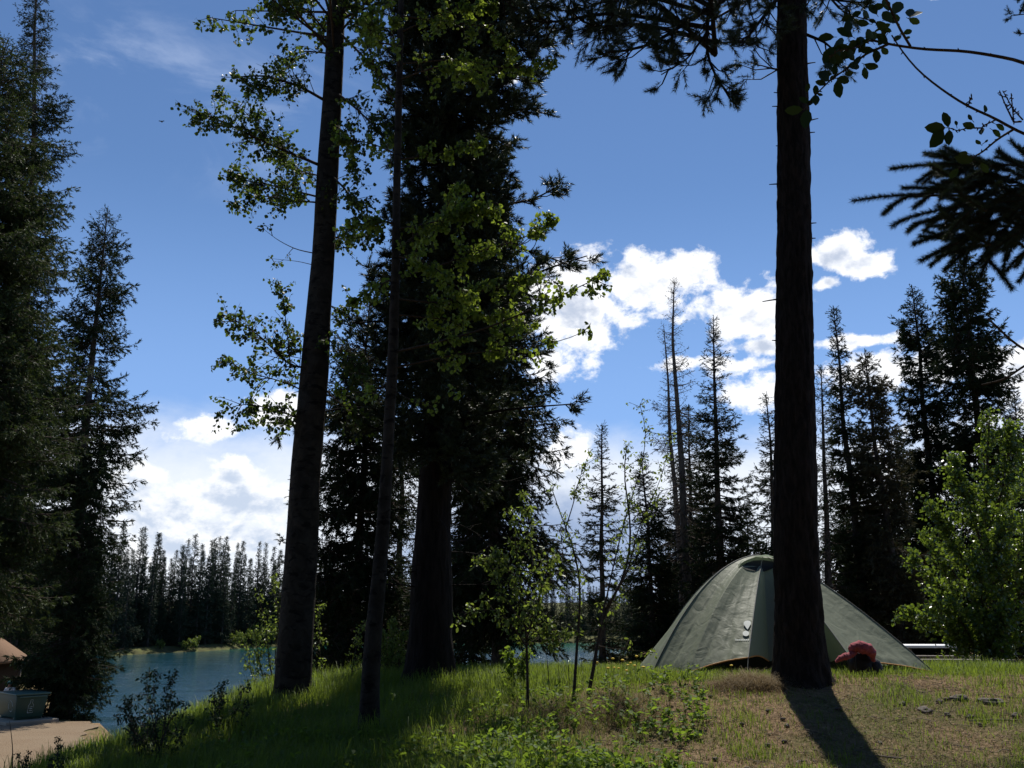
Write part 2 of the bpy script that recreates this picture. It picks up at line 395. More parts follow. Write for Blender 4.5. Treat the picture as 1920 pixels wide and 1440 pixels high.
# lake
mb = MB(); mb.add([(-400, 12, WATER), (300, 12, WATER), (300, 170, WATER), (-400, 170, WATER)], [[0, 1, 2, 3]])
m, t = material('lake_water'); v = t.n('ShaderNodeTexCoord').outputs['Object']
n1 = t.noise(t.mapping(v, (0.7, 2.4, 1)), 2.2, 6, 0.62, 0.4); n2 = t.noise(t.mapping(v, (1, 2.2, 1)), 0.25, 4, 0.5)
calm = t.mr(n2, 0.42, 0.60)
shal = t.n('ShaderNodeSeparateXYZ'); t.put(shal.inputs[0], v)
sh = t.mr(t.m('ADD', shal.outputs[1], t.m('MULTIPLY', t.m('SUBTRACT', n2, 0.5), 14)), 108, 128)
c = t.mix(sh, (0.010, 0.045, 0.060), (0.012, 0.09, 0.060))
bn = t.n('ShaderNodeBump'); t.put(bn.inputs['Height'], n1); bn.inputs['Distance'].default_value = 0.2
t.put(bn.inputs['Strength'], t.m('ADD', 0.25, t.m('MULTIPLY', calm, 0.5)))
p = t.n('ShaderNodeBsdfPrincipled'); t.put(p.inputs['Base Color'], c); p.inputs['Roughness'].default_value = 0.08
p.inputs['IOR'].default_value = 1.33; t.put(p.inputs['Normal'], bn.outputs[0])
finish(t, p.outputs[0])
struct(mb.build('lake', m))

# ------------------------------------------------------------------ conifers
def prof_spruce(t):   # t 0 bottom of crown .. 1 tip
    return np.interp(t, [0, 0.08, 0.25, 0.5, 0.75, 0.92, 1], [0.75, 1.0, 0.95, 0.72, 0.42, 0.17, 0.03])
def spruce_geo(seed, Ht, R, z0=0.06, nbr=150, nl=0.10, nw=0.028, K=6, twig_sp=0.34, shoot_sp=0.20, droop=0.35, prof=prof_spruce,
               rugged=0.35, r0=None, hang=0.5, bare=0.0, lean=(0, 0), twig_len=0.42):
    rng = np.random.default_rng(seed)
    tr, br, nd = MB(), MB(), MB()
    nbr = int(nbr * 1.35); nw = nw * 1.35
    r0 = r0 or Ht * 0.013
    tt = np.linspace(0, 1, 24)
    wob = np.stack([np.interp(tt, np.linspace(0, 1, 7), rng.normal(0, 0.012 * Ht ** 0.5, 7) * np.linspace(0, 1, 7) ** .5) for _ in range(2)], -1)
    ax = lambda q: np.stack([np.interp(q, tt, wob[:, 0]) + lean[0] * q * Ht, np.interp(q, tt, wob[:, 1]) + lean[1] * q * Ht, np.asarray(q) * Ht], -1)
    flare = 1 + 0.5 * np.exp(-tt * Ht / 0.35)
    tubes(tr, ax(tt), (r0 * (1 - tt) ** 0.85 + 0.008) * flare, 10)
    q = np.sort(rng.uniform(0, 1, nbr) ** 0.92)
    lump = 1 + rugged * (fbm(q * 14, np.zeros(nbr), 0, seed) - 0.5) * 2
    az = rng.uniform(0, 2 * pi, nbr)
    side = 1 + rugged * 0.8 * (fbm(q * 7, np.cos(az) * 1.3 + 5, np.sin(az) * 1.3, seed + 9) - 0.5) * 2
    L = np.maximum(R * prof(q) * lump * side * rng.uniform(0.6, 1.15, nbr), 0.07)
    if bare: L = np.where(rng.uniform(0, 1, nbr) < bare * 0.35, L * 0.35, L)
    zt = z0 + (1 - z0) * q
    base = ax(zt)
    K5 = 6; s = np.linspace(0, 1, K5)
    out = np.stack([np.cos(az), np.sin(az)], -1)
    up = np.interp(q, [0, 0.4, 0.8, 1], [-0.30, -0.12, 0.22, 0.8]) * (0.5 + droop) + rng.normal(0, 0.10, nbr)
    dz = L[:, None] * (up[:, None] * s - droop * 0.6 * (1 - q[:, None] * .7) * s ** 1.4 + 0.30 * s ** 3 * (0.8))
    P = np.zeros((nbr, K5, 3))
    bend = rng.normal(0, 0.10, nbr)
    P[:, :, 0] = base[:, 0:1] + L[:, None] * s * (out[:, 0:1] - out[:, 1:2] * bend[:, None] * s)
    P[:, :, 1] = base[:, 1:2] + L[:, None] * s * (out[:, 1:2] + out[:, 0:1] * bend[:, None] * s)
    P[:, :, 2] = base[:, 2:3] + dz
    tubes(br, P, np.maximum((0.010 + 0.010 * L[:, None]) * (1 - s * 0.85), 0.003), 4)
    # side twigs
    nt = np.maximum(2, (L / twig_sp * 2).astype(int))
    bi = np.repeat(np.arange(nbr), nt); n = len(bi)
    u = rng.uniform(0.12 if not bare else 0.3, 1.0, n)
    f = u * (K5 - 1); i0 = np.minimum(f.astype(int), K5 - 2); fr = (f - i0)[:, None]
    C = P[bi, i0] * (1 - fr) + P[bi, i0 + 1] * fr
    T = unit(P[bi, i0 + 1] - P[bi, i0])
    sd = np.where(np.arange(n) % 2 == 0, 1.0, -1.0)[:, None]
    S = unit(np.cross(T, np.array((0, 0, 1.))[None])) * sd
    ang = np.radians(rng.uniform(35, 70, n))[:, None]
    D = T * np.cos(ang) + S * np.sin(ang); D[:, 2] += rng.normal(-0.12 - hang * 0.45, 0.22, n); D = unit(D)
    TL = (twig_len * L[bi] * (1.12 - u) + 0.10) * rng.uniform(0.5, 1.1, n)
    TL = np.minimum(TL, 0.9)
    E = C + D * TL[:, None]; E[:, 2] -= TL * hang * 0.25
    mid = (C + E) / 2 + np.array((0, 0, 1.)) * (TL * 0.06)[:, None]
    tubes(br, np.stack([C, mid, E], 1), np.stack([np.full(n, .006), np.full(n, .005), np.full(n, .003)], 1), 3)
    # shoots on twigs and branch tips
    if bare > 0.9: kept = rng.uniform(0, 1, n) < 0.25
    else: kept = rng.uniform(0, 1, n) > bare * 0.6
    ns = np.maximum(1, (TL / shoot_sp).astype(int) + 1)
    ns = np.where(kept, ns, 0)
    ti = np.repeat(np.arange(n), ns); k = len(ti)
    uu = rng.uniform(0.0, 1.0, k)[:, None]
    SC = C[ti] * (1 - uu) + E[ti] * uu
    SD = unit(unit(E[ti] - C[ti]) + rng.normal(0, 0.38, (k, 3)) + np.array((0, 0, -0.25 * hang)))
    fs_ = np.clip(0.35 + L / R * 0.9, 0.35, 1)
    needles(nd, rng, SC, SD, shoot_sp * 0.9, K, nl * fs_[bi[ti]], nw, 20, 60)
    # along the outer part of each branch
    m_ = np.maximum(2, (L / shoot_sp * 1.1).astype(int)); bi2 = np.repeat(np.arange(nbr), m_)
    u = rng.uniform(0.25 if not bare else 0.6, 1, len(bi2)); f = u * (K5 - 1); i0 = np.minimum(f.astype(int), K5 - 2); fr = (f - i0)[:, None]
    SC = P[bi2, i0] * (1 - fr) + P[bi2, i0 + 1] * fr
    needles(nd, rng, SC, unit(unit(P[bi2, i0 + 1] - P[bi2, i0]) + rng.normal(0, .25, (len(bi2), 3))), shoot_sp * 0.9, K, nl * fs_[bi2], nw, 20, 60)
    # leader
    zz = np.linspace(0.93, 1.0, 10)
    needles(nd, rng, ax(zz), np.tile(np.array((0, 0, 1.)), (10, 1)), Ht * 0.008, K * 2, nl * 0.5, nw * .6, 20, 50)
    return tr, br, nd
def make_conifer(name, label, cat, loc, geo, mats=('spruce_bark', 'twig', 'spruce_green'), group=None, rotz=0):
    r = thing(name, label, cat, loc, group, rotz)
    geo[0].build('trunk', M[mats[0]], r, smooth=True)
    geo[1].build('branches', M[mats[1]], r)
    geo[2].build('crown', M[mats[2]], r)
    return r
def top_height(px_b, Y, px_t, py_t):
    """height above ground of a tree whose tip stands at that pixel, and its sideways lean"""
    b = gp(px_b, Y); tp = at(px_t, py_t, Y)
    return b, tp[2] - b[2], (tp[0] - b[0]) / (tp[2] - b[2])

def spr(seed, name, label, px_b, Y, px_t, py_t, Rpx, mats=('spruce_bark', 'twig', 'spruce_green'), group=None, **kw):
    b, Ht, ln = top_height(px_b, Y, px_t, py_t)
    geo = spruce_geo(seed, Ht, Rpx / F * Y * 1.03, lean=(ln, 0), **kw)
    return make_conifer(name, label, 'tree', (b[0], b[1], b[2] - 0.05), geo, mats, group)

# --- left bank trees
tallprof = lambda t: np.interp(t, [0, 0.1, 0.4, 0.7, 0.9, 1], [0.8, 1.0, 0.9, 0.62, 0.3, 0.04])
spr(11, 'spruce_tree', 'pointed spruce behind the green bin, its whole tip visible against the sky', 116, 41, 201, 392, 80, nbr=360, nl=0.17, nw=0.035, K=7, twig_sp=0.26, shoot_sp=0.21, prof=lambda t: np.interp(t, [0, .1, .3, .5, .58, .62, .75, .87, .95, 1], [1.0, 1.15, 1.05, 1.25, 1.15, .8, .82, .62, .3, .05]), rugged=0.42, z0=0.05, hang=0.7, r0=0.30)
spr(12, 'spruce_tree', 'very tall dark spruce at the left edge with its tip cut off by the frame', 20, 53, 78, -150, 92, nbr=560, nl=0.16, nw=0.035, K=7, twig_sp=0.24, shoot_sp=0.20, prof=tallprof, rugged=0.42, z0=0.04, hang=0.6, r0=0.33)
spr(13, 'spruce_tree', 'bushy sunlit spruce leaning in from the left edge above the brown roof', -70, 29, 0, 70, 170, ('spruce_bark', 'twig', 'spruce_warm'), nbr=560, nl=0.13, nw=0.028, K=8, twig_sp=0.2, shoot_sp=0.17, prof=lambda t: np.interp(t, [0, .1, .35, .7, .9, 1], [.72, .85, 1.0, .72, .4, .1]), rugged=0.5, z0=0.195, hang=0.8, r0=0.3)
spr(14, 'spruce_tree', 'shorter dark spruce growing close behind the pointed one on the lake shore', 136, 40.5, 165, 850, 68, nbr=260, nl=0.17, nw=0.035, K=7, twig_sp=0.26, shoot_sp=0.21, rugged=0.4, z0=0.02, hang=0.8)
spr(15, 'spruce_tree', 'dark filled-in spruce at the far left edge behind the brown roofed shelter', -10, 60, 20, 560, 150, nbr=300, nl=0.18, nw=0.04, K=7, twig_sp=0.3, shoot_sp=0.24, rugged=0.4, z0=0.03, hang=0.6)

# --- middle trees behind the big pine
spr(21, 'spruce_tree', 'drooping spruce standing just right of the thick pine by the water', 938, 16.5, 900, 330, 128, nbr=430, nl=0.075, nw=0.014, K=13, twig_sp=0.16, shoot_sp=0.13, rugged=0.5, z0=0.10, hang=0.9, droop=0.5, prof=lambda t: np.interp(t, [0, .12, .3, .6, .85, 1], [.75, .9, 1.0, .9, .5, .05]))
spr(22, 'spruce_tree', 'dark spruce between the mottled aspen and the thin aspen stem', 668, 18, 690, 560, 118, nbr=400, nl=0.085, nw=0.016, K=12, twig_sp=0.18, shoot_sp=0.14, rugged=0.45, z0=0.05, hang=0.9, droop=0.5, prof=lambda t: np.interp(t, [0, .1, .4, .7, .9, 1], [.8, 1.0, .85, .7, .4, .05]))
spr(23, 'spruce_tree', 'thin scraggly spruce seen between the thin aspen stem and the thick pine', 752, 21, 757, 700, 60, nbr=230, nl=0.09, nw=0.017, K=10, twig_sp=0.22, shoot_sp=0.16, rugged=0.55, z0=0.12, hang=1.0, bare=0.35)
spr(24, 'spruce_tree', 'small spruce mostly hidden behind the trunk of the mottled aspen', 566, 23, 575, 745, 52, nbr=170, nl=0.09, nw=0.018, K=10, twig_sp=0.2, shoot_sp=0.16, rugged=0.5, z0=0.08, hang=0.6)
spr(25, 'spruce_tree', 'low spruce bending over the water right of the thick pine', 885, 18.5, 880, 860, 70, nbr=230, nl=0.08, nw=0.015, K=11, twig_sp=0.18, shoot_sp=0.14, rugged=0.5, z0=0.04, hang=0.8)

# --- right side trees
spr(31, 'spruce_tree', 'small slender spruce with flat open tiers left of the tent', 1130, 24, 1127, 795, 50, nbr=130, nl=0.085, nw=0.016, K=11, twig_sp=0.17, shoot_sp=0.14, rugged=0.25, z0=0.05, hang=0.1, droop=0.25, twig_len=0.36)
spr(32, 'dead_spruce', 'bare dying spruce with ragged top rising against the white cloud', 1296, 27, 1260, 522, 42, ('dead_wood', 'twig', 'spruce_brown'), nbr=230, nl=0.09, nw=0.014, K=6, twig_sp=0.24, shoot_sp=0.22, rugged=0.6, z0=0.12, hang=1.0, bare=0.95, droop=0.7, twig_len=0.5, r0=0.15, prof=lambda t: np.interp(t, [0, .2, .5, .8, 1], [1.2, 1.4, 1.1, .6, .1]))
spr(33, 'dead_spruce', 'thinner bare spruce stem close beside the ragged dying spruce', 1290, 28, 1244, 610, 22, ('dead_wood', 'twig', 'spruce_brown'), nbr=120, nl=0.09, nw=0.014, K=5, twig_sp=0.26, shoot_sp=0.24, rugged=0.6, z0=0.15, hang=1.0, bare=0.95, droop=0.7, r0=0.11)
spr(34, 'spruce_tree', 'neat pointed spruce standing just right of the bare dying one', 1352, 25, 1337, 598, 74, nbr=240, nl=0.095, nw=0.017, K=11, twig_sp=0.19, shoot_sp=0.15, rugged=0.35, z0=0.05, hang=0.25, droop=0.3)
spr(35, 'spruce_tree', 'dark low spruce in the clump behind the left side of the tent', 1228, 26, 1205, 850, 70, nbr=220, nl=0.10, nw=0.02, K=11, twig_sp=0.18, shoot_sp=0.15, rugged=0.4, z0=0.02, hang=0.4)
spr(36, 'spruce_tree', 'dense dark spruce directly behind the top of the tent', 1300, 30, 1290, 760, 85, nbr=240, nl=0.11, nw=0.022, K=11, twig_sp=0.2, shoot_sp=0.16, rugged=0.4, z0=0.02, hang=0.4)
spr(37, 'spruce_tree', 'spruce with open branches half hidden by the big trunk over the tent', 1455, 24, 1442, 740, 62, nbr=200, nl=0.095, nw=0.017, K=11, twig_sp=0.18, shoot_sp=0.15, rugged=0.3, z0=0.04, hang=0.3)
spr(38, 'spruce_tree', 'short spruce between the neat pointed one and the big trunk', 1400, 27, 1400, 950, 55, nbr=150, nl=0.10, nw=0.018, K=11, twig_sp=0.2, shoot_sp=0.15, rugged=0.35, z0=0.03, hang=0.3)
spr(41, 'spruce_tree', 'narrow spruce with a bristly spire just right of the big trunk', 1632, 26, 1562, 576, 40, nbr=250, nl=0.11, nw=0.022, K=10, twig_sp=0.18, shoot_sp=0.15, rugged=0.4, z0=0.10, hang=0.4, prof=lambda t: np.interp(t, [0, .1, .5, .68, .8, 1], [.9, 1.2, 1.2, .7, .5, .04]))
spr(42, 'spruce_tree', 'shorter browner spruce between two taller spires on the right', 1700, 25, 1622, 655, 40, ('spruce_bark', 'twig', 'spruce_brown'), nbr=260, nl=0.11, nw=0.022, K=10, twig_sp=0.17, shoot_sp=0.15, rugged=0.45, z0=0.08, hang=0.5, prof=lambda t: np.interp(t, [0, .1, .5, .85, 1], [.9, 1.2, 1.2, .8, .1]))
spr(43, 'spruce_tree', 'tall spruce with an even pointed crown, middle of the right group', 1790, 28, 1709, 538, 47, nbr=300, nl=0.12, nw=0.024, K=10, twig_sp=0.18, shoot_sp=0.16, rugged=0.35, z0=0.06, hang=0.4, prof=lambda t: np.interp(t, [0, .1, .5, .7, .85, 1], [.9, 1.2, 1.15, .95, .65, .05]))
spr(44, 'spruce_tree', 'broadest tall spruce behind the leafy poplar at the right', 1880, 26, 1798, 455, 62, nbr=380, nl=0.12, nw=0.024, K=10, twig_sp=0.17, shoot_sp=0.16, rugged=0.4, z0=0.05, hang=0.4, prof=lambda t: np.interp(t, [0, .1, .5, .72, .9, 1], [.9, 1.1, 1.1, .95, .6, .1]))
spr(45, 'spruce_tree', 'spindly spruce pressed against the right edge of the big trunk', 1560, 25, 1538, 690, 46, nbr=170, nl=0.10, nw=0.018, K=8, twig_sp=0.2, shoot_sp=0.17, rugged=0.5, z0=0.06, hang=0.7, bare=0.3)
spr(46, 'spruce_tree', 'dark lower spruce behind the right slope of the tent', 1640, 31, 1600, 880, 90, nbr=240, nl=0.13, nw=0.026, K=10, twig_sp=0.2, shoot_sp=0.17, rugged=0.4, z0=0.02, hang=0.4)
spr(47, 'spruce_tree', 'dark lower spruce between the tent end and the leafy poplar', 1740, 32, 1680, 800, 100, nbr=240, nl=0.13, nw=0.026, K=10, twig_sp=0.2, shoot_sp=0.17, rugged=0.4, z0=0.02, hang=0.4)
spr(48, 'spruce_tree', 'dark spruce behind the leafy poplar at the right edge of the photo', 1960, 30, 1900, 740, 110, nbr=240, nl=0.13, nw=0.026, K=10, twig_sp=0.2, shoot_sp=0.17, rugged=0.4, z0=0.02, hang=0.4)
# ------------------------------------------------------------------ far forest, every spruce its own tree
far_protos = []
farprof = lambda t: np.interp(t, [0, .08, .35, .6, .82, 1], [.85, 1.0, .78, .48, .2, .0])
for i in range(6):
    geo = spruce_geo(100 + i, 12.0, 1.15 + 0.2 * (i % 3), nbr=180, nl=0.17, nw=0.075, K=7, twig_sp=0.5, shoot_sp=0.32, rugged=0.45, z0=0.03, hang=0.7, prof=farprof, twig_len=0.5, r0=0.13)
    far_protos.append(geo)
rng = np.random.default_rng(5)
FAR = []
def far_row(n, a0, a1, off, hfun, jit, label, group):
    for i in range(n):
        a = a0 + (a1 - a0) * (i + rng.uniform(-.4, .4)) / n      # x/y slope
        # walk out to the shore along this bearing
        y = 60.0
        while float(WATER + 0.10) > float(H(a * y, y, False)) and y < 200: y += 0.5
        y += off + rng.uniform(0, jit); x = a * y
        h = hfun(a, y) * rng.uniform(0.66, 1.02)
        FAR.append((x, y, h, label, group))
GL = 'slender dark spruce in the solid row across the lake'
GG = 'spruces across the lake'
def hl(a, y):     # crown line of the far wood, read as an elevation angle
    py = np.interp(a, [-.6, -.43, -.36, -.30, -.25, -.22, -.15, 0, .1, .2, .6], [960, 985, 995, 1008, 1022, 1030, 1055, 1078, 1090, 1090, 1080])
    return at(960, py, y)[2] - float(H(a * y, y, False))
far_row(70, -.62, -.10, 2.0, hl, 3, GL, GG)
far_row(75, -.62, -.08, 6.0, hl, 5, GL, GG)
far_row(38, -.62, -.12, 10.0, hl, 6, GL, GG)
far_row(34, -.10, .28, 2.0, hl, 3, GL, GG)
far_row(38, -.10, .30, 6.0, hl, 5, GL, GG)
far_row(40, -.03, .20, 9.0, hl, 5, GL, GG)
firsts = {}
for i, (x, y, h, lb, gr) in enumerate(FAR):
    k = int(rng.integers(0, 6)); z = float(H(x, y, False))
    sc = (h / 12.0 * rng.uniform(0.85, 1.15), h / 12.0)
    if k not in firsts:
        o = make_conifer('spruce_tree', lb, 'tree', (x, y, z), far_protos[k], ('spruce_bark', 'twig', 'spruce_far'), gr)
        o.scale = (sc[0], sc[0], sc[1]); firsts[k] = o
    else: dup(firsts[k], (x, y, z), rng.uniform(0, 6.28), sc)
# wood behind the tent and along the right: individual dark spruces, further back than the named ones
ids = list(firsts.values())
for i in range(46):
    y = 34 + (i % 3) * 6 + rng.uniform(0, 4); a = 0.13 + (i / 46.0) * 0.62 + rng.uniform(-.01, .01)
    x = a * y; z = float(H(x, y, False)) - 0.1
    py = np.interp(a, [.13, .2, .3, .45, .7], [1040, 990, 940, 910, 880]); h = (at(960, py, y)[2] - z) * rng.uniform(0.75, 1.05)
    dup(ids[int(rng.integers(0, 6))], (x, y, z), rng.uniform(0, 6.28), (h / 12 * 1.2, h / 12), 'dark spruce deep in the wood behind the tent and the poplar', 'spruces in the wood behind the tent')

# unseen spruces added behind and beside the camera to block sky light
mbw = MB(); rw = np.random.default_rng(9)
for i in range(44):
    a = pi * .92 + (pi * 1.16) * (i + rw.uniform(-.3, .3)) / 44; d_ = rw.uniform(9, 15); x = d_ * cos(a); y = d_ * sin(a) - 2
    gsrc = far_protos[i % 6]; k_ = rw.uniform(1.2, 1.6); z = float(H(x, y, False)); th = rw.uniform(0, 6.28)
    for part in (gsrc[2],):
        V = np.concatenate(part.V); V = np.stack([V[:, 0] * cos(th) - V[:, 1] * sin(th), V[:, 0] * sin(th) + V[:, 1] * cos(th), V[:, 2]], -1) * np.array((k_ * 1.5, k_ * 1.5, k_)) + (x, y, z)
        mbw.add(V, np.arange(len(V)).reshape(-1, 3))
o = mbw.build('wood', M['spruce_far']); tag(o, 'unseen spruce wood added behind the camera to shade the clearing', 'wood', kind='stuff')

# ------------------------------------------------------------------ big trunks
def trunk_geo(pts, wpx, Y, sides=64, rings=220, rough=0.05, fs=(22, 5), seed=1, below=0.3, flare=0.0):
    """pts: (px,py) centre line from base up; wpx: widths in px at those points"""
    P = np.array([at(a, b, Y) for a, b in pts]); W = np.array(wpx) / F * Y / 2 * 1.03
    P0 = P[0].copy(); P0[2] -= below; P = np.vstack([P0, P]); W = np.concatenate([[W[0] * 1.15], W])
    zz = np.linspace(P[0, 2], P[-1, 2], rings)
    C = np.stack([np.interp(zz, P[:, 2], P[:, 0]), np.interp(zz, P[:, 2], P[:, 1]), zz], -1)
    for _ in range(12): C[1:-1, :2] = (C[:-2, :2] + C[2:, :2] + 2 * C[1:-1, :2]) / 4
    R = np.interp(zz, P[:, 2], W)
    a = np.linspace(0, 2 * pi, sides, endpoint=False)
    A, Z = np.meshgrid(a, zz)
    n = fbm(np.cos(A) * fs[0] / 6 + 9, np.sin(A) * fs[0] / 6, Z * fs[1], seed, 4) - 0.5
    low = fbm(np.cos(A) * 1.2, np.sin(A) * 1.2 + 4, Z * 1.1, seed + 7, 3) - 0.5
    fl = 1 + flare * np.exp(-(Z - (P0[2] + below)) / 0.16) * (0.6 + 0.7 * fbm(np.cos(A) * 2.2, np.sin(A) * 2.2, 0, seed + 3, 2))
    RR = R[:, None] * fl * (1 + rough * 2 * n + 0.09 * low)
    V = np.stack([C[:, 0:1] + RR * np.cos(A), C[:, 1:2] + RR * np.sin(A), Z], -1)
    mb = MB(); idx = np.arange(rings * sides).reshape(rings, sides)
    q = np.stack([idx[:-1], np.roll(idx, -1, 1)[:-1], np.roll(idx, -1, 1)[1:], idx[1:]], -1).reshape(-1, 4)
    mb.add(V.reshape(-1, 3), q)
    return mb, C, R

# limbs with pine tufts
def limb(mb, pts, r0, r1, sides=6, K=14):
    P = np.asarray(pts, float); L = np.concatenate([[0], np.cumsum(np.linalg.norm(np.diff(P, axis=0), axis=1))])
    s = np.linspace(0, L[-1], K); Q = np.stack([np.interp(s, L, P[:, i]) for i in range(3)], -1)
    for _ in range(2): Q[1:-1] = (Q[:-2] + Q[2:] + 2 * Q[1:-1]) / 4
    tubes(mb, Q[None], np.linspace(r0, r1, K)[None], sides)
    return Q
def along(Q, u):
    K = Q.shape[-2]; f = u * (K - 1); i = np.minimum(f.astype(int), K - 2); fr = (f - i)[:, None]
    return Q[i] * (1 - fr) + Q[i + 1] * fr, unit(Q[i + 1] - Q[i])
def pine_sprays(brm, ndm, rng, limbs, sp=0.13, tl=0.55, tuft=0.16, K=26, nl=0.06, nw=0.005, start=0.2, hang=0.15, sub=3):
    for Q in limbs:
        L = np.linalg.norm(np.diff(Q, axis=0), axis=1).sum()
        n = max(4, int(L / sp)); u = rng.uniform(start, 1, n); C, T = along(Q, u)
        D = unit(T * rng.uniform(0.4, 1.2, (n, 1)) + rand_unit(rng, n) * 0.75 + np.array((0, 0, -hang)))
        TL = tl * rng.uniform(0.35, 1.1, n) * (1.25 - 0.6 * u)
        E = C + D * TL[:, None]; Mi = (C + E) / 2; Mi[:, 2] -= TL * 0.07
        E[:, 2] += TL * 0.10
        tubes(brm, np.stack([C, Mi, E], 1), np.stack([np.full(n, .009), np.full(n, .007), np.full(n, .004)], 1), 4)
        # sub twigs
        bi = np.repeat(np.arange(n), sub); k = len(bi); uu = rng.uniform(.3, 1, k)[:, None]
        SC = Mi[bi] * (1 - uu) + E[bi] * uu
        SD = unit(unit(E[bi] - Mi[bi]) + rand_unit(rng, k) * 0.9 + np.array((0, 0, 0.1)))
        SL = TL[bi] * rng.uniform(.25, .5, k)
        SE = SC + SD * SL[:, None]
        tubes(brm, np.stack([SC, SE], 1), np.stack([np.full(k, .005), np.full(k, .003)], 1), 3)
        tc_ = np.concatenate([SE - SD * tuft * .7, E - D * tuft * 0.7]); td = np.concatenate([SD, unit(E - Mi)])
        needles(ndm, rng, tc_, unit(td), tuft, K, nl, nw, 30, 75)
        needles(ndm, rng, SC, SD, SL * .8, K // 2, nl, nw, 30, 70)

# --- the big right-hand pine ---------------------------------------------------------
YR = 9.5
RP = gp(1502, YR); root = thing('pine_tree', 'big pine with straight bare trunk rising in front of the tent', 'tree', RP)
pts = [(1503, 1272), (1500, 1230), (1497, 1150), (1494, 1060), (1491, 900), (1490, 700), (1489, 500), (1488, 300), (1485, 100), (1484, 0), (1482, -300), (1480, -700), (1478, -1000)]
wid = [92, 86, 82, 78, 76, 71, 66, 63, 60, 58, 50, 30, 12]
tb, TC, TR = trunk_geo(pts, wid, YR, seed=4, rough=0.11, fs=(34, 7), rings=420, sides=72, flare=0.2)
tb.build('trunk', M['pine_bark'], root, smooth=True, origin=RP)
brm, ndm = MB(), MB(); rng = np.random.default_rng(31)
A = lambda lst: [at(x, y, YR + dy) for x, y, dy in lst]
lim = []
def L_(lst, r0, r1): Q = limb(brm, A(lst), r0, r1); lim.append(Q); return Q
L_([(1470, -60, 0), (1390, -20, -.4), (1310, 25, -.7), (1240, 75, -1.0), (1183, 100, -1.2), (1135, 98, -1.3)], .045, .010)
L_([(1335, -20, -.5), (1326, 40, -.6), (1325, 105, -.7), (1340, 140, -.75), (1365, 178, -.8)], .030, .007)
L_([(1326, 60, -.6), (1290, 110, -.7), (1240, 140, -.8)], .016, .006)
L_([(1470, -90, 0), (1330, -50, .3), (1200, -30, .5), (1120, 10, .6), (1070, 22, .6)], .04, .008)
L_([(1200, -60, .2), (1165, -10, .2), (1135, 40, .1), (1128, 70, .1)], .02, .006)
L_([(1470, 132, 0), (1445, 128, -.05), (1425, 122, -.1)], .014, .006)
L_([(1470, -20, 0), (1440, 20, -.5), (1410, 60, -.8), (1390, 85, -1.0)], .03, .007)
L_([(1500, -40, 0), (1560, 0, -.3), (1620, 5, -.5)], .03, .007)
L_([(1500, 60, 0), (1545, 78, -.1), (1570, 100, -.2)], .02, .010)
L_([(1470, -30, 0), (1420, -10, .5), (1350, 30, .9), (1290, 60, 1.1)], .03, .007)
L_([(1500, -60, 0), (1550, -10, .5), (1590, 30, .8)], .03, .007)
for i in range(150):
    z = rng.uniform(7.3, 15.0); az = rng.uniform(0, 2 * pi); t_ = (z - 7.4) / 7.6
    if cos(az) > .3 and z < 9.6: continue
    if (z - .15 - EYE) / (YR + sin(az) * 2.9 * (1 - .55 * t_)) < 0.665: continue
    L = rng.uniform(1.6, 3.1) * (1.0 - 0.55 * t_)
    b = np.array((RP[0] - .1 - 0.06 * (z - 1), YR, z)); o = np.array((cos(az), sin(az), 0))
    lim.append(limb(brm, [b, b + o * L * .5 + (0, 0, .05), b + o * L * .85 + (0, 0, .1 - .15 * L), b + o * L + (0, 0, .1)], .03, .007))
pine_sprays(brm, ndm, rng, lim, sp=0.085, tl=0.46, tuft=0.16, K=60, nl=0.062, nw=0.0062, start=0.2, sub=3)
# short dead stubs on the bare trunk
for (px, py, dx, dyy, ln) in [(1460, 176, -1, .1, .06), (1460, 200, -1, -.1, .08), (1458, 345, -1, -.15, .10), (1520, 120, 1, .15, .05), (1522, 228, 1, .4, .07), (1522, 250, 1, .1, .03),
                              (1523, 420, 1, .1, .04), (1456, 560, -1, -.25, .16), (1524, 448, 1, 0, .025), (1459, 275, -1, 0, .03), (1453, 770, -1, -.2, .05), (1531, 905, 1, .2, .05), (1452, 640, -1, .2, .03)]:
    b = at(px, py, YR); e = b + np.array((dx * ln, -0.02, dyy * ln)); b = b - np.array((dx * .06, 0, 0))
    limb(brm, [b, (b + e) / 2 + (0, 0, .004), e], .011, .005, 5, 6)
brm.build('branches', M['pine_bark'], root, origin=RP); ndm.build('crown', M['pine_needle'], root, origin=RP)

# --- the thick pine in the middle ----------------------------------------------------
YP = 12.3
PP = gp(805, YP); root = thing('pine_tree', 'thick dark pine in the middle with a dense ragged crown', 'tree', PP)
pts = [(805, 1290), (805, 1262), (807, 1200), (809, 1100), (811, 1000), (818, 850), (832, 600), (842, 300), (847, 0), (850, -300), (852, -650), (853, -900)]
wid = [92, 86, 78, 72, 64, 56, 46, 35, 26, 20, 12, 5]
tb, TC, TR = trunk_geo(pts, wid, YP, seed=14, rough=0.09, fs=(26, 5), rings=320, flare=0.30)
tb.build('trunk', M['pine_bark_dark'], root, smooth=True, origin=PP)
brm, ndm = MB(), MB(); rng = np.random.default_rng(77); lim = []
def axis_at(z): return np.array((np.interp(z, TC[:, 2], TC[:, 0]), YP, z))
pxl = lambda py: np.interp(py, [-800, -300, 0, 150, 300, 450, 600, 700, 830, 1000], [790, 720, 690, 695, 715, 690, 665, 650, 700, 740])
pxr = lambda py: np.interp(py, [-800, -300, 0, 100, 200, 300, 400, 560, 650, 760, 850, 900, 1000], [930, 1060, 1110, 1095, 1050, 985, 975, 1010, 1010, 990, 985, 960, 900])
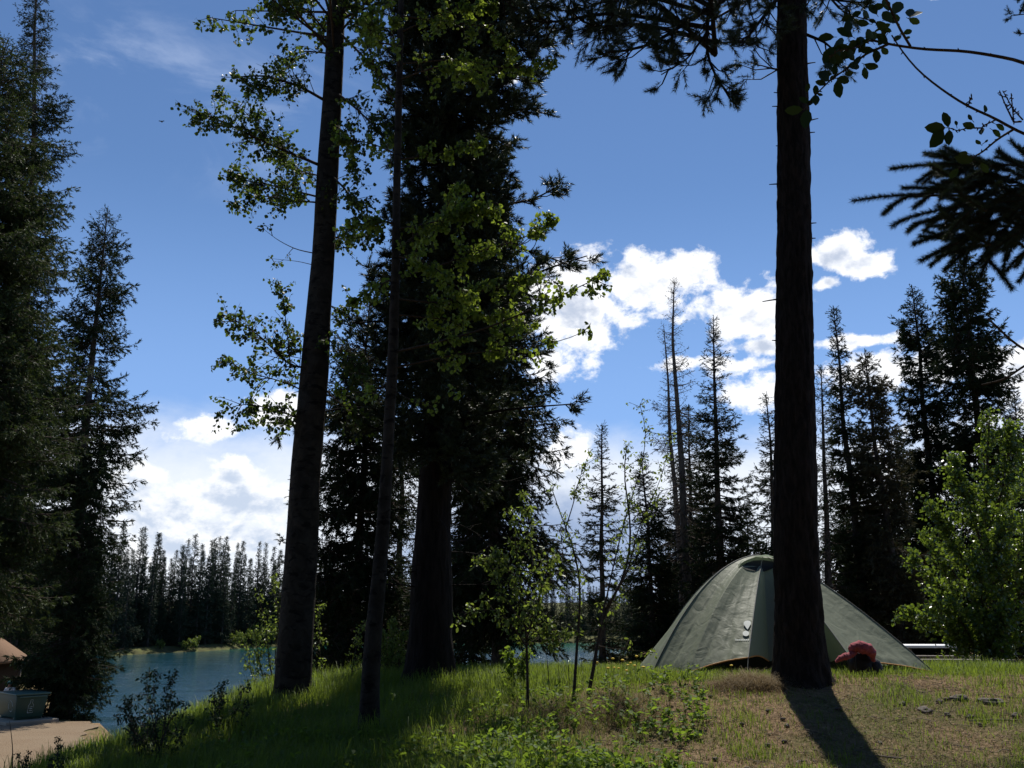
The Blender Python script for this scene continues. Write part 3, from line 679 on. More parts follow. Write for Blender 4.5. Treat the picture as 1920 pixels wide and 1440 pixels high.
for i in range(620):
    py = rng.uniform(-850, 900) if i < 420 else rng.uniform(-100, 700)
    c = at(835, py, YP); z = c[2]; az = rng.uniform(0, 2 * pi)
    cxp = np.interp(py, [-900, 0, 1000], [853, 847, 811])
    rl = (cxp - pxl(py)) / F * YP; rr = (pxr(py) - cxp) / F * YP
    L = (rl if cos(az) < 0 else rr) * 0.9; L = L * abs(cos(az)) + (rl + rr) / 2 * (1 - abs(cos(az)))
    L *= rng.uniform(0.55, 1.12) * (1 + 0.5 * (float(fbm(z * 1.3, 3, cos(az), 5)) - .5))
    b = axis_at(z); o = np.array((cos(az), sin(az), 0)); dr = rng.uniform(-.35, .1)
    lim.append(limb(brm, [b, b + o * L * .45 + (0, 0, dr * .3 * L), b + o * L * .8 + (0, 0, dr * .7 * L), b + o * L + (0, 0, dr * .6 * L + .05)], .022, .006, 5, 10))
AP = lambda lst: [at(x, y, YP + dy) for x, y, dy in lst]
for lst in ([(840, 400, 0), (940, 385, -.2), (1000, 375, -.2), (1045, 350, -.2)], [(836, 560, 0), (960, 530, -.4), (1050, 495, -.5), (1100, 480, -.5)],
            [(825, 800, 0), (930, 770, -.3), (1010, 762, -.3), (1070, 758, -.3)], [(845, 60, 0), (960, 20, -.3), (1040, 10, -.3), (1080, 30, -.3)],
            [(830, 640, 0), (760, 610, -.2), (700, 600, -.2), (650, 612, -.2)], [(820, 830, 0), (700, 760, .3), (600, 770, .5), (520, 815, .5)],
            [(822, 700, 0), (940, 665, .1), (1000, 660, .1), (1035, 668, .1)], [(842, 250, 0), (930, 215, -.3), (1000, 200, -.3)],
            [(824, 560, 0), (740, 560, .4), (690, 520, .4)], [(838, 640, 0), (900, 600, .4), (990, 570, .5)], [(835, 470, 0), (960, 460, .2), (1080, 500, .2)]):
    lim.append(limb(brm, AP(lst), .028, .008, 6, 14))
pine_sprays(brm, ndm, rng, lim, sp=0.125, tl=0.42, tuft=0.18, K=34, nl=0.075, nw=0.0125, start=0.12, sub=3)
# bare dead lower branches
for i in range(26):
    py = rng.uniform(760, 1130); b = axis_at(at(820, py, YP)[2]); az = rng.uniform(0, 2 * pi); L = rng.uniform(.4, 1.5); o = np.array((cos(az), sin(az) * .8, 0))
    Q = limb(brm, [b, b + o * L * .5 + (0, 0, rng.uniform(-.1, .1)), b + o * L + (0, 0, rng.uniform(-.35, .15))], .012, .003, 4, 8)
    for j in range(5):
        u = rng.uniform(.4, 1); c, T = along(Q, np.array([u])); d = unit(T + rand_unit(rng, 1))[0]
        limb(brm, [c[0], c[0] + d * rng.uniform(.1, .35)], .004, .002, 3, 4)
brm.build('branches', M['pine_bark_dark'], root, origin=PP); ndm.build('crown', M['pine_needle'], root, origin=PP)

# ------------------------------------------------------------------ broadleaf helper
def leafy(brm, lfm, rng, Q, n, tl, lsz, per=7, start=0.25, shape='round', r=0.006, updir=0.1, droop=0.35, sub=2, sprd=0.9):
    L = len(Q); u = rng.uniform(start, 1, n); u[:2] = 1.0
    C, T = along(Q, u)
    D = unit(T * rng.uniform(.3, 1.2, (n, 1)) + rand_unit(rng, n) * sprd + np.array((0, 0, updir)))
    TL = tl * rng.uniform(.35, 1.1, n) * (1.3 - .7 * u)
    s = np.linspace(0, 1, 5)
    bend = rand_unit(rng, n) * 0.18; bend[:, 2] -= 0.06
    P = C[:, None] + D[:, None] * (TL[:, None] * s)[:, :, None] + bend[:, None] * (TL[:, None] * s ** 2)[:, :, None]
    tubes(brm, P, np.maximum(r * (1 - .75 * s)[None] * np.ones((n, 1)), .0015), 4)
    segs = [(P, TL)]
    if sub:
        bi = np.repeat(np.arange(n), sub); k = len(bi); uu = rng.uniform(.3, .95, k); f = uu * 4; i = np.minimum(f.astype(int), 3); fr = (f - i)[:, None]
        C2 = P[bi, i] * (1 - fr) + P[bi, i + 1] * fr
        D2 = unit(unit(P[bi, i + 1] - P[bi, i]) + rand_unit(rng, k) * .9); T2 = TL[bi] * rng.uniform(.25, .55, k)
        P2 = C2[:, None] + D2[:, None] * (T2[:, None] * s)[:, :, None]; P2[:, :, 2] -= T2[:, None] * s ** 2 * .12
        tubes(brm, P2, np.maximum(r * .5 * (1 - .7 * s)[None] * np.ones((k, 1)), .0013), 3)
        segs.append((P2, T2))
    for PP_, TT in segs:
        nn = len(PP_); bi = np.repeat(np.arange(nn), per); k = len(bi); uu = rng.uniform(.2, 1.0, k); f = uu * 4; i = np.minimum(f.astype(int), 3); fr = (f - i)[:, None]
        B = PP_[bi, i] * (1 - fr) + PP_[bi, i + 1] * fr
        off = rand_unit(rng, k) * lsz * 0.55; off[:, 2] -= lsz * .2
        Ax = unit(off + rand_unit(rng, k) * lsz * .5 + np.array((0, 0, -droop * lsz)))
        leaves(lfm, rng, B + off, Ax, rand_unit(rng, k), lsz * rng.uniform(.6, 1.15, k), shape)

# --- mottled aspen -------------------------------------------------------------------
YA = 11.5
PA = gp(547, YA); root = thing('aspen_tree', 'thick pale mottled aspen leaning right with round leaves', 'tree', PA)
pts = [(547, 1320), (549, 1290), (556, 1180), (568, 1000), (571, 900), (590, 700), (596, 600), (606, 485), (613, 350), (622, 200), (632, 0), (640, -300), (650, -700), (655, -900)]
wid = [66, 63, 60, 57, 54, 53, 48, 43, 43, 39, 35, 28, 14, 6]
tb, TC, TR = trunk_geo(pts, wid, YA, seed=24, rough=0.035, fs=(14, 2.2), rings=300, flare=0.15)
tb.build('trunk', M['aspen_bark'], root, smooth=True, origin=PA)
brm, lfm = MB(), MB(); rng = np.random.default_rng(8)
AA = lambda lst: [at(x, y, YA + dy) for x, y, dy in lst]
for lst, r0, n, tl, per in [
    ([(612, 190, 0), (560, 160, -.2), (490, 140, -.3), (440, 145, -.4)], .022, 26, .42, 6),
    ([(615, 100, 0), (570, 95, .1), (530, 110, .2)], .012, 7, .3, 6),
    ([(610, 60, 0), (580, 20, -.2), (540, 0, -.3), (515, 12, -.3)], .016, 14, .32, 6),
    ([(600, 310, 0), (540, 285, -.2), (470, 255, -.3), (420, 228, -.4), (375, 212, -.4)], .022, 30, .38, 6),
    ([(540, 285, -.2), (490, 240, -.1), (450, 200, 0), (410, 175, 0)], .010, 16, .28, 6),
    ([(600, 370, 0), (560, 360, .2), (500, 345, .3), (440, 335, .3)], .016, 24, .34, 7),
    ([(600, 380, 0), (540, 375, -.3), (490, 365, -.4), (440, 380, -.4)], .013, 14, .28, 6),
    ([(600, 330, 0), (560, 320, .5), (520, 290, .7)], .013, 14, .34, 6),
    ([(590, 475, 0), (555, 468, -.1), (520, 450, -.2), (495, 430, -.2)], .008, 4, .22, 2),
    ([(600, 500, 0), (560, 490, .1), (510, 485, .1)], .006, 3, .2, 2),
    ([(588, 690, 0), (545, 690, -.1), (490, 630, -.2), (440, 600, -.3), (418, 590, -.3)], .016, 24, .30, 5),
    ([(545, 690, -.1), (540, 640, 0), (535, 590, 0), (528, 540, 0)], .010, 15, .22, 5),
    ([(585, 740, 0), (530, 715, .1), (470, 700, .1), (430, 680, .1)], .012, 14, .26, 5),
    ([(580, 790, 0), (520, 770, -.2), (460, 755, -.3), (415, 770, -.3)], .012, 14, .24, 5),
    ([(580, 790, 0), (520, 790, .1), (450, 800, .1)], .008, 8, .18, 5),
    ([(625, 170, 0), (665, 200, -.3), (700, 235, -.4), (740, 270, -.5)], .022, 18, .34, 5),
    ([(625, 50, 0), (680, 105, -.3), (735, 155, -.5)], .024, 12, .3, 5),
    ([(622, 230, 0), (660, 260, -.5), (665, 310, -.6)], .014, 15, .28, 6),
    ([(615, 320, 0), (660, 370, -.4), (690, 430, -.5)], .014, 18, .34, 6),
    ([(610, 440, 0), (650, 450, .3), (700, 440, .4)], .012, 12, .3, 6),
    ([(600, 620, 0), (640, 660, -.3), (680, 700, -.4)], .012, 14, .32, 5),
    ([(605, 560, 0), (640, 590, .3), (660, 560, .3)], .010, 7, .22, 5),
    ([(630, 20, 0), (670, 10, -.3), (700, 60, -.4)], .012, 12, .28, 6),
    ([(598, 720, 0), (640, 760, .4), (690, 800, .5)], .012, 10, .3, 4)]:
    Q = limb(brm, AA(lst), r0, r0 * .3, 6, 12); leafy(brm, lfm, rng, Q, int(n * (2.3 if per > 3 else 1)), tl * 1.3, 0.049, max(2, per - 1), 0.12)
for i in range(70):  # crown above the frame and away from the camera
    z = rng.uniform(8.6, 13.5); az = rng.uniform(0, 2 * pi); b = np.array((np.interp(z, TC[:, 2], TC[:, 0]), YA, z)); o = np.array((cos(az), sin(az), .35)); L = rng.uniform(.9, 2.1)
    Q = limb(brm, [b, b + o * L * .5, b + o * L], .02, .006, 5, 8); leafy(brm, lfm, rng, Q, 14, .35, .060, 5)
for i in range(10):  # dead knots
    pass
brm.build('branches', M['twig'], root, origin=PA); lfm.build('crown', M['aspen_leaf_shaded'], root, origin=PA)

# --- thin aspen ---------------------------------------------------------------------
YB = 8.9
PB = gp(689, YB, 1390); root = thing('aspen_tree', 'thin crooked aspen stem with sunlit yellow green leaves on its right', 'tree', PB)
pts = [(689, 1400), (692, 1350), (694, 1290), (701, 1180), (711, 1080), (718, 985), (727, 850), (736, 680), (742, 500), (744, 350), (748, 180), (752, 0), (756, -300), (758, -500)]
wid = [40, 36, 32, 29, 26, 24, 21, 20, 17, 15, 14, 12, 7, 3]
tb, TC, TR = trunk_geo(pts, wid, YB, seed=44, rough=0.05, fs=(10, 3), rings=260, sides=32, flare=0.1)
tb.build('trunk', M['aspen_bark'], root, smooth=True, origin=PB)
brm, lfm = MB(), MB(); rng = np.random.default_rng(18)
AB = lambda lst: [at(x, y, YB + dy) for x, y, dy in lst]
for lst, r0, n, tl, per in [
    ([(740, 660, 0), (830, 640, -.2), (930, 610, -.3), (1040, 560, -.4), (1140, 512, -.4)], .013, 30, .24, 5),
    ([(740, 690, 0), (850, 665, -.1), (960, 655, -.2), (1060, 640, -.2), (1095, 622, -.2)], .010, 18, .20, 4),
    ([(742, 520, 0), (820, 500, .2), (900, 470, .3), (980, 450, .3), (1035, 415, .3)], .012, 30, .26, 6),
    ([(742, 560, 0), (830, 570, .1), (920, 540, .1), (1000, 520, .1)], .011, 32, .25, 6),
    ([(743, 430, 0), (800, 420, -.2), (870, 400, -.3), (930, 380, -.3)], .010, 30, .24, 6),
    ([(743, 470, 0), (780, 440, .2), (830, 400, .2), (860, 350, .2)], .009, 17, .20, 6),
    ([(742, 480, 0), (800, 490, -.3), (850, 530, -.4), (880, 560, -.4)], .010, 18, .25, 6),
    ([(742, 590, 0), (850, 600, .3), (930, 590, .4), (1000, 610, .4)], .010, 26, .24, 6),
    ([(746, 300, 0), (810, 290, .1), (870, 275, .1), (900, 268, .1)], .008, 16, .18, 5),
    ([(748, 150, 0), (800, 130, -.2), (850, 120, -.3), (900, 150, -.3)], .010, 18, .25, 5),
    ([(748, 120, 0), (850, 110, .2), (950, 130, .3), (1030, 120, .3)], .010, 22, .22, 5),
    ([(750, 60, 0), (820, 30, -.1), (880, 10, -.1), (920, 15, -.1)], .010, 22, .20, 6),
    ([(750, 30, 0), (840, 40, .3), (920, 50, .4), (950, 90, .4)], .010, 18, .25, 5),
    ([(744, 420, 0), (700, 410, -.2), (660, 430, -.3)], .010, 14, .25, 5),
    ([(742, 520, 0), (700, 540, .2), (670, 560, .2)], .009, 11, .22, 5),
    ([(748, 200, 0), (715, 160, -.2), (690, 90, -.2), (700, 20, -.2)], .009, 17, .24, 5),
    ([(747, 290, 0), (700, 270, .2), (650, 260, .2)], .010, 14, .25, 5),
    ([(733, 730, 0), (790, 760, -.2), (850, 740, -.3)], .006, 4, .2, 3),
    ([(735, 710, 0), (700, 740, .1), (640, 730, .2)], .006, 6, .2, 4)]:
    Q = limb(brm, AB(lst), r0, r0 * .3, 6, 14); leafy(brm, lfm, rng, Q, int(n * 1.4), tl, 0.046, per, 0.18)
for i in range(7):
    z = rng.uniform(6.4, 8.6); az = rng.uniform(0, 2 * pi); b = np.array((np.interp(z, TC[:, 2], TC[:, 0]), YB, z)); o = np.array((cos(az), sin(az), .45)); L = rng.uniform(.4, .9)
    Q = limb(brm, [b, b + o * L * .5, b + o * L], .01, .003, 5, 8); leafy(brm, lfm, rng, Q, 12, .25, .046, 5)
brm.build('branches', M['twig'], root, origin=PB); lfm.build('crown', M['aspen_leaf'], root, origin=PB)

# --- saplings ------------------------------------------------------------------------
def sapling(label, px, Y, stems, leaf, mat, lsz, seed, per=5, name='sapling', shape='oval', basepy=1330, cat='sapling', tl=.2, sub=1, group=None, twig='twig', sprd=.9, dens=1.8):
    rng = np.random.default_rng(seed); P0 = gp(px, Y, basepy); r = thing(name, label, cat, P0, group)
    sm, bm, lm = MB(), MB(), MB()
    for lst, r0, n in stems:
        pts = [at(x, y, Y + dy) for x, y, dy in lst]
        if lst[0][1] > basepy - 60: pts[0][2] = H(pts[0][0], pts[0][1]) - .05
        Q = limb(sm, pts, r0, r0 * .25, 6, 16)
        if n: leafy(bm, lm, rng, Q, int(n * dens), tl, lsz * 1.1, per + (dens > 2), .25, shape, r=.004, sub=sub, updir=.25, droop=.1, sprd=sprd)
    sm.build('stem', M[twig], r, smooth=True, origin=P0)
    if bm.n: bm.build('twigs', M[twig], r, origin=P0)
    if lm.n: lm.build('foliage', M[leaf], r, origin=P0)
    return r
sapling('slim leafy sapling with a single straight stem right of the thick pine', 990, 8.9,
        [([(990, 1340, 0), (989, 1270, 0), (988, 1215, 0), (984, 1150, 0), (975, 1080, .1), (965, 1010, .1), (962, 965, .1)], .017, 20),
         ([(988, 1215, 0), (960, 1170, -.1), (930, 1140, -.2), (875, 1150, -.2)], .008, 12), ([(987, 1180, 0), (940, 1110, .1), (925, 1060, .1), (905, 1050, .1)], .008, 16),
         ([(987, 1200, 0), (1010, 1130, -.2), (1020, 1080, -.3), (1035, 1050, -.3)], .008, 18), ([(988, 1210, 0), (1015, 1190, .1), (1030, 1170, .1), (1035, 1200, .1)], .007, 14),
         ([(984, 1140, 0), (1000, 1060, .2), (990, 1000, .2), (985, 930, .2)], .007, 14), ([(984, 1130, 0), (955, 1080, .2), (940, 1040, .2)], .006, 12)], 'sapling_leaf', None, .042, 1, 5, basepy=1330)
sapling('crooked shrub with twin dark stems reaching high to the left of the tent', 1090, 9.4,
        [([(1075, 1325, 0), (1078, 1270, 0), (1084, 1180, 0), (1090, 1110, 0), (1082, 1050, 0), (1062, 990, 0), (1045, 950, 0), (1036, 920, 0)], .018, 14),
         ([(1062, 985, 0), (1075, 945, 0), (1085, 900, .1), (1105, 850, .1)], .007, 12),
         ([(1100, 1335, 0), (1112, 1270, 0), (1120, 1200, 0), (1130, 1150, .1), (1170, 1090, .1), (1185, 1020, .2), (1180, 950, .2), (1165, 880, .2), (1175, 840, .2)], .021, 18),
         ([(1125, 1180, 0), (1150, 1060, .2), (1175, 960, .3), (1205, 870, .3), (1215, 800, .3), (1200, 760, .3)], .010, 20),
         ([(1130, 1150, .1), (1180, 1070, -.1), (1195, 990, -.1), (1240, 900, -.1), (1255, 830, -.1)], .009, 16),
         ([(1120, 1210, 0), (1140, 1215, .2), (1170, 1218, .3), (1215, 1222, .3)], .005, 3),
         ([(1085, 1180, 0), (1070, 1120, -.2), (1040, 1100, -.2)], .005, 4)], 'sapling_leaf', None, .036, 2, 4, name='shrub', cat='shrub', basepy=1330)
sapling('low yellow green bush on the bank just left of the mottled aspen', 500, 12.5,
        [([(520, 1330, 0), (505, 1250, 0), (500, 1180, .1), (485, 1120, .1)], .012, 16), ([(505, 1320, 0), (490, 1260, -.1), (478, 1190, -.1)], .010, 14),
         ([(520, 1320, 0), (515, 1230, .2), (525, 1150, .2), (510, 1090, .2)], .010, 12), ([(490, 1310, 0), (470, 1260, .2), (465, 1220, .2)], .008, 10)], 'sapling_leaf', None, .042, 3, 4, name='bush', dens=1.5, cat='bush', basepy=1300)
sapling('sunlit bush between the thin aspen and the thick pine', 735, 13.8,
        [([(735, 1275, 0), (735, 1220, 0), (738, 1170, .1)], .010, 40), ([(725, 1275, 0), (722, 1230, -.1), (718, 1190, -.1)], .010, 30),
         ([(745, 1275, 0), (750, 1220, .2), (755, 1190, .2)], .010, 30)], 'sapling_leaf', None, .038, 4, 5, name='bush', cat='bush', basepy=1270)
sapling('leafy twigs growing between the mottled aspen and the thin aspen stem', 610, 13.0,
        [([(605, 1290, 0), (600, 1220, 0), (598, 1170, .1), (605, 1140, .1)], .008, 12), ([(655, 1290, 0), (665, 1230, 0), (672, 1190, .1), (680, 1170, .1)], .008, 14)], 'sapling_leaf', None, .040, 5, 4, name='bush', cat='bush', basepy=1290)
sapling('small green bush at the foot of the single stemmed sapling', 965, 10.8,
        [([(965, 1290, 0), (962, 1255, 0), (955, 1225, .1)], .006, 18), ([(975, 1290, 0), (980, 1250, 0), (985, 1230, .1)], .006, 14)], 'weed', None, .045, 6, 5, name='bush', cat='bush', basepy=1290)

# --- poplar at the right ---------------------------------------------------------------
YQ = 15.5
rngq = np.random.default_rng(99); stems = []
def ctr(lst, r0, n): stems.append((lst, r0, n))
ctr([(1850, 1240, 0), (1845, 1150, 0), (1850, 1000, 0), (1850, 880, 0), (1855, 790, 0)], .05, 60)
for lst, n in [([(1848, 1190, 0), (1790, 1130, -.3), (1740, 1080, -.4), (1715, 1050, -.4)], 50), ([(1848, 1210, 0), (1780, 1180, -.4), (1720, 1160, -.5), (1700, 1150, -.5)], 50),
               ([(1848, 1120, 0), (1800, 1040, -.3), (1765, 980, -.4), (1745, 950, -.4)], 50), ([(1850, 1050, 0), (1820, 960, -.2), (1800, 900, -.2), (1790, 865, -.2)], 50),
               ([(1850, 1000, 0), (1880, 920, -.2), (1890, 850, -.2), (1895, 800, -.2)], 50), ([(1850, 1150, 0), (1900, 1060, -.3), (1940, 980, -.3), (1960, 900, -.3)], 60),
               ([(1850, 1190, 0), (1900, 1130, -.5), (1950, 1080, -.6), (2000, 1030, -.6)], 60), ([(1850, 1220, 0), (1900, 1200, -.4), (1950, 1180, -.5), (1990, 1160, -.5)], 50),
               ([(1850, 1200, 0), (1840, 1120, -.8), (1835, 1060, -1.0)], 60), ([(1850, 1180, 0), (1870, 1050, -.8), (1880, 960, -1.0)], 60), ([(1850, 1200, 0), (1800, 1160, -.8), (1760, 1130, -1.1)], 50),
               ([(1850, 1220, 0), (1870, 1180, -.9), (1890, 1150, -1.2)], 50), ([(1850, 1150, 0), (1860, 1050, .8), (1860, 930, 1.0)], 50), ([(1850, 1080, 0), (1900, 960, .8), (1940, 860, 1.0)], 40),
               ([(1850, 1170, 0), (1780, 1060, .7), (1740, 1010, .9)], 40)]:
    ctr(lst, .022, n)
sapling('bright leafy young poplar bushing out at the right edge', 1850, YQ, stems, 'poplar_leaf', None, .050, 7, 5, name='poplar_tree', dens=1.9, shape='round', basepy=1240, cat='tree', tl=.45, sub=2)
# ------------------------------------------------------------------ dark twiggy shrubs on the bank
def clump(px, Y, w_px, top, n, seed, r=.004, dy=.5):
    rg = np.random.default_rng(seed); out = []
    for i in range(n):
        b = px + rg.uniform(-.35, .35) * w_px; t_ = px + rg.uniform(-1, 1) * w_px; tp = top + rg.uniform(0, 90) * abs(t_ - px) / w_px * 1.5
        d = rg.uniform(-dy, dy)
        out.append(([(b, 1460, d * .5), ((b * .6 + t_ * .4) + rg.uniform(-8, 8), 1460 + (tp - 1460) * .5, d * .8), (t_, tp, d)], r, int(rg.integers(8, 15))))
    return out
sapling('dark twiggy shrub with small leaves on the bank in front of the lake', 285, 8.0, clump(285, 8.0, 75, 1262, 22, 3), 'near_leaf', None, .026, 21, 3, name='shrub', dens=1.1, cat='shrub', basepy=1420, tl=.11)
sapling('small dark shrub with reddish leaves at the bottom left over the gravel', 112, 6.6, clump(112, 6.6, 22, 1385, 8, 4, .003, .2), 'near_leaf', None, .018, 22, 3, name='shrub', dens=1.1, cat='shrub', basepy=1440, tl=.05)
sapling('tiny dark twigs with a bare leaning stick in the bottom left corner', 45, 6.4, clump(48, 6.4, 14, 1410, 5, 5, .003, .2) + [([(30, 1460, 0), (24, 1400, 0), (18, 1352, 0)], .006, 0)], 'near_leaf', None, .016, 23, 2, name='shrub', cat='shrub', basepy=1440, tl=.05)
sapling('dark leafy shrub standing in the tall grass below the mottled aspen', 420, 9.6, clump(420, 9.6, 55, 1285, 12, 6), 'near_leaf', None, .028, 24, 3, name='shrub', dens=1.1, cat='shrub', basepy=1420, tl=.12)
# stump shoots by the saplings
for k, (px, top, Y, lb) in enumerate([(1028, 1225, 9.6, 'dead brown stalk standing just right of the straight sapling'), (1048, 1220, 9.8, 'thin dead stalk left of the crooked shrub'),
                                     (1066, 1215, 9.9, 'bare thin twig leaning behind the crooked shrub'), (1148, 1235, 9.6, 'bare upright twig right of the crooked shrub')]):
    sapling(lb, px, Y, [([(px + 4, 1320, 0), (px, 1265, 0), (px - 3, top, 0)], .008 if k == 0 else .005, 0)], 'weed', None, .02, 60 + k, name='dead_stalk', cat='stalk', basepy=1320)

# ------------------------------------------------------------------ tent
from mathutils import Vector
from mathutils.bvhtree import BVHTree
apex = at(1432, 1041, 12.0)
MER = [(1222, 11.0, .02, 2.05), (1290, 10.6, .04, 1.75), (1404, 10.4, .19, 1.22), (1442, 11.15, .16, 1.6), (1560, 11.2, .12, 1.6), (1600, 10.6, .13, 1.22), (1750, 10.9, .02, 1.36),
       (1705, 13.0, .05, 1.5), (1560, 13.7, .08, 1.7), (1330, 13.7, .08, 1.9), (1215, 12.9, .05, 2.0)]
base = []
for px, Y, hem, p in MER:
    b = gp(px, Y, 1250); base.append((b + (0, 0, hem), p))
SAG = [.05, .035, .03, .02, .03, .035, .05, .05, .05, .05, .05]
SC_ = [.25, .5, .7, .0, .7, .6, .6, .4, .4, .4, .3]
def merid(i, s):
    b, p = base[i]
    return np.array((apex[0] + (b[0] - apex[0]) * s, apex[1] + (b[1] - apex[1]) * s, b[2] + (apex[2] - b[2]) * (1 - s ** p)))
nS, nU = 90, 56; Vt = []
n = len(MER)
for i in range(n):
    for j in range(nU):
        u = j / nU
        for k in range(nS + 1):
            s = k / nS
            P = merid(i, s) * (1 - u) + merid((i + 1) % n, s) * u
            sg = SAG[i] * sin(pi * u) * sin(pi * min(1, s * 1.05)) ** .8 + .16 * SAG[i] * SC_[i] * sin(pi * u) * s ** 3 * 6
            c = np.array((apex[0], apex[1], P[2]))
            P = P + (c - P) * sg
            P[2] += SC_[i] * .05 * sin(pi * u) * s ** 6
            # wrinkles running down towards the pegged corners
            if 0.25 < s:
                wv = (vnoise(u * 13 + i * 3.1, s * 2.0, 0, 3) - .5) * .030 * sin(pi * u) ** .5 * (s ** 2) + (vnoise(u * 9 * s + s * 9, s * 16 - u * 7, 0, 4 + i) - .5) * .016 * sin(pi * u) ** .5 * s
                d = P - c; d = d / max(np.linalg.norm(d), 1e-6); P = P + d * float(wv)
            Vt.append(P)
Vt = np.array(Vt); nc = n * nU; idt = np.arange(nc * (nS + 1)).reshape(nc, nS + 1)
qt = np.stack([idt[:, :-1], idt[:, 1:], np.roll(idt, -1, 0)[:, 1:], np.roll(idt, -1, 0)[:, :-1]], -1).reshape(-1, 4)
TP = np.array((apex[0], 12.0, float(H(apex[0], 12.0))))
tent = thing('tent', 'green grey dome tent pitched on the grass behind the big trunk', 'tent', TP)
m, t = material('tent_fabric'); v = t.n('ShaderNodeTexCoord').outputs['Object']
n1 = t.noise(t.mapping(v, (1, 1, .6)), 7, 3, 0.5, 1.2); n2 = t.noise(v, 2.0, 3, .5)
c = t.mix(n2, (0.27, 0.30, 0.215), (0.31, 0.335, 0.245))
bm_ = t.bump(n1, 0.35, 0.03)
pr = principled(t, c, 0.55, 0.35, bm_)
tr_ = t.n('ShaderNodeBsdfTranslucent'); t.put(tr_.inputs[0], (0.30, 0.36, 0.26)); t.put(tr_.inputs[1], bm_)
mx = t.n('ShaderNodeMixShader'); mx.inputs[0].default_value = 0.45; t.nt.links.new(pr, mx.inputs[1]); t.nt.links.new(tr_.outputs[0], mx.inputs[2])
finish(t, mx.outputs[0]); M['tent'] = m
M['piping'] = plain('orange_piping', (0.50, 0.24, 0.07), 0.6); M['dark_mesh'] = plain('dark_mesh', (0.012, 0.013, 0.012), 0.8)
M['print_white'] = plain('white_print', (0.55, 0.58, 0.54), 0.6, var=.03)
M['cord'] = plain('cord', (0.2, 0.2, 0.18), .7); M['light_fabric'] = plain('pale_flap', (0.42, 0.45, 0.42), 0.3, .6, .3, 30, .8)
mb = MB(); mb.add(Vt, qt); fly = mb.build('flysheet', M['tent'], tent, smooth=True, origin=TP)
bvh = BVHTree.FromPolygons([tuple(x) for x in Vt], [tuple(x) for x in qt.tolist()])
camp = np.array((0, 0, EYE))
def on_tent(px, py, off=.006):
    d = at(px, py, 12.0) - camp; d = d / np.linalg.norm(d)
    h = bvh.ray_cast(Vector(camp), Vector(d))
    if h[0] is None: return None
    nn = np.array(h[1]); nn = nn if nn @ d < 0 else -nn
    return np.array(h[0]) + nn * off
# hems and ridge piping
mb = MB()
for i0_, i1_ in ((0, 3), (5, 8)):
    cols_ = [Vt[idt[c_, nS]] for c_ in range(i0_ * nU, min(i1_ * nU, nc - 1) + 1)]
    tubes(mb, np.array(cols_)[None] - TP, np.full((1, len(cols_)), .008), 5)
mb.build('piping', M['piping'], tent)
mb = MB()
for i in (0, 2, 5, 6, 7, 10):
    L = Vt[idt[i * nU, 4:]]; d = L - np.array((apex[0], apex[1], 0)) ; d[:, 2] = .3; tubes(mb, (L + unit(d) * .004 - TP)[None], np.full((1, len(L)), .006), 5)
mb.build('seam', M['piping'] if False else M['cord'], tent)
def pegs():
    for i in (0, 2, 5, 6, 7, 10):
        b = base[i][0]; d = unit(np.array((b[0] - apex[0], b[1] - apex[1], 0.))); e = b + d * (.06 if i in (0, 6) else .16); e[2] = float(H(e[0], e[1])) - .02
        mb = MB(); tubes(mb, np.array([[b, (b + e) / 2, e]]) - TP, np.full((1, 3), .004), 5); mb.build('guy_line', M['cord'], tent)
pegs()
# side flap at the left
mb = MB(); f0 = gp(1188, 11.9, 1252) + (0, 0, .01); f1 = base[0][0]; Lf = [merid(0, s) for s in np.linspace(.62, 1, 14)]
g0 = [Lf[0] * (1 - k) + f0 * k for k in np.linspace(0, 1, 14)]
Vf = []
for a_, b_ in zip(Lf, g0):
    for k in np.linspace(0, 1, 7): Vf.append(a_ * (1 - k) + b_ * k + np.array((0, .02, .02 * math.sin(k * 9))))
ii = np.arange(14 * 7).reshape(14, 7); mb.add(np.array(Vf), np.stack([ii[:-1, :-1], ii[:-1, 1:], ii[1:, 1:], ii[1:, :-1]], -1).reshape(-1, 4))
mb.build('side_flap', M['tent'], tent, smooth=True, origin=TP)
# inner tent
mb = MB(); Vi = []
for a_ in np.linspace(0, 2 * pi, 40, endpoint=False):
    for s in np.linspace(0, 1, 16):
        r = 1.15 * s; Vi.append((apex[0] + r * cos(a_) * 1.15, 12.1 + r * sin(a_) * .85, TP[2] - .1 + (apex[2] - TP[2] + .0) * (1 - s ** 2.4) * .93))
ii = np.arange(640).reshape(40, 16)
mb.add(np.array(Vi), np.stack([ii[:, :-1], ii[:, 1:], np.roll(ii, -1, 0)[:, 1:], np.roll(ii, -1, 0)[:, :-1]], -1).reshape(-1, 4))
mb.build('inner_tent', M['dark_mesh'], tent, smooth=True, origin=TP)
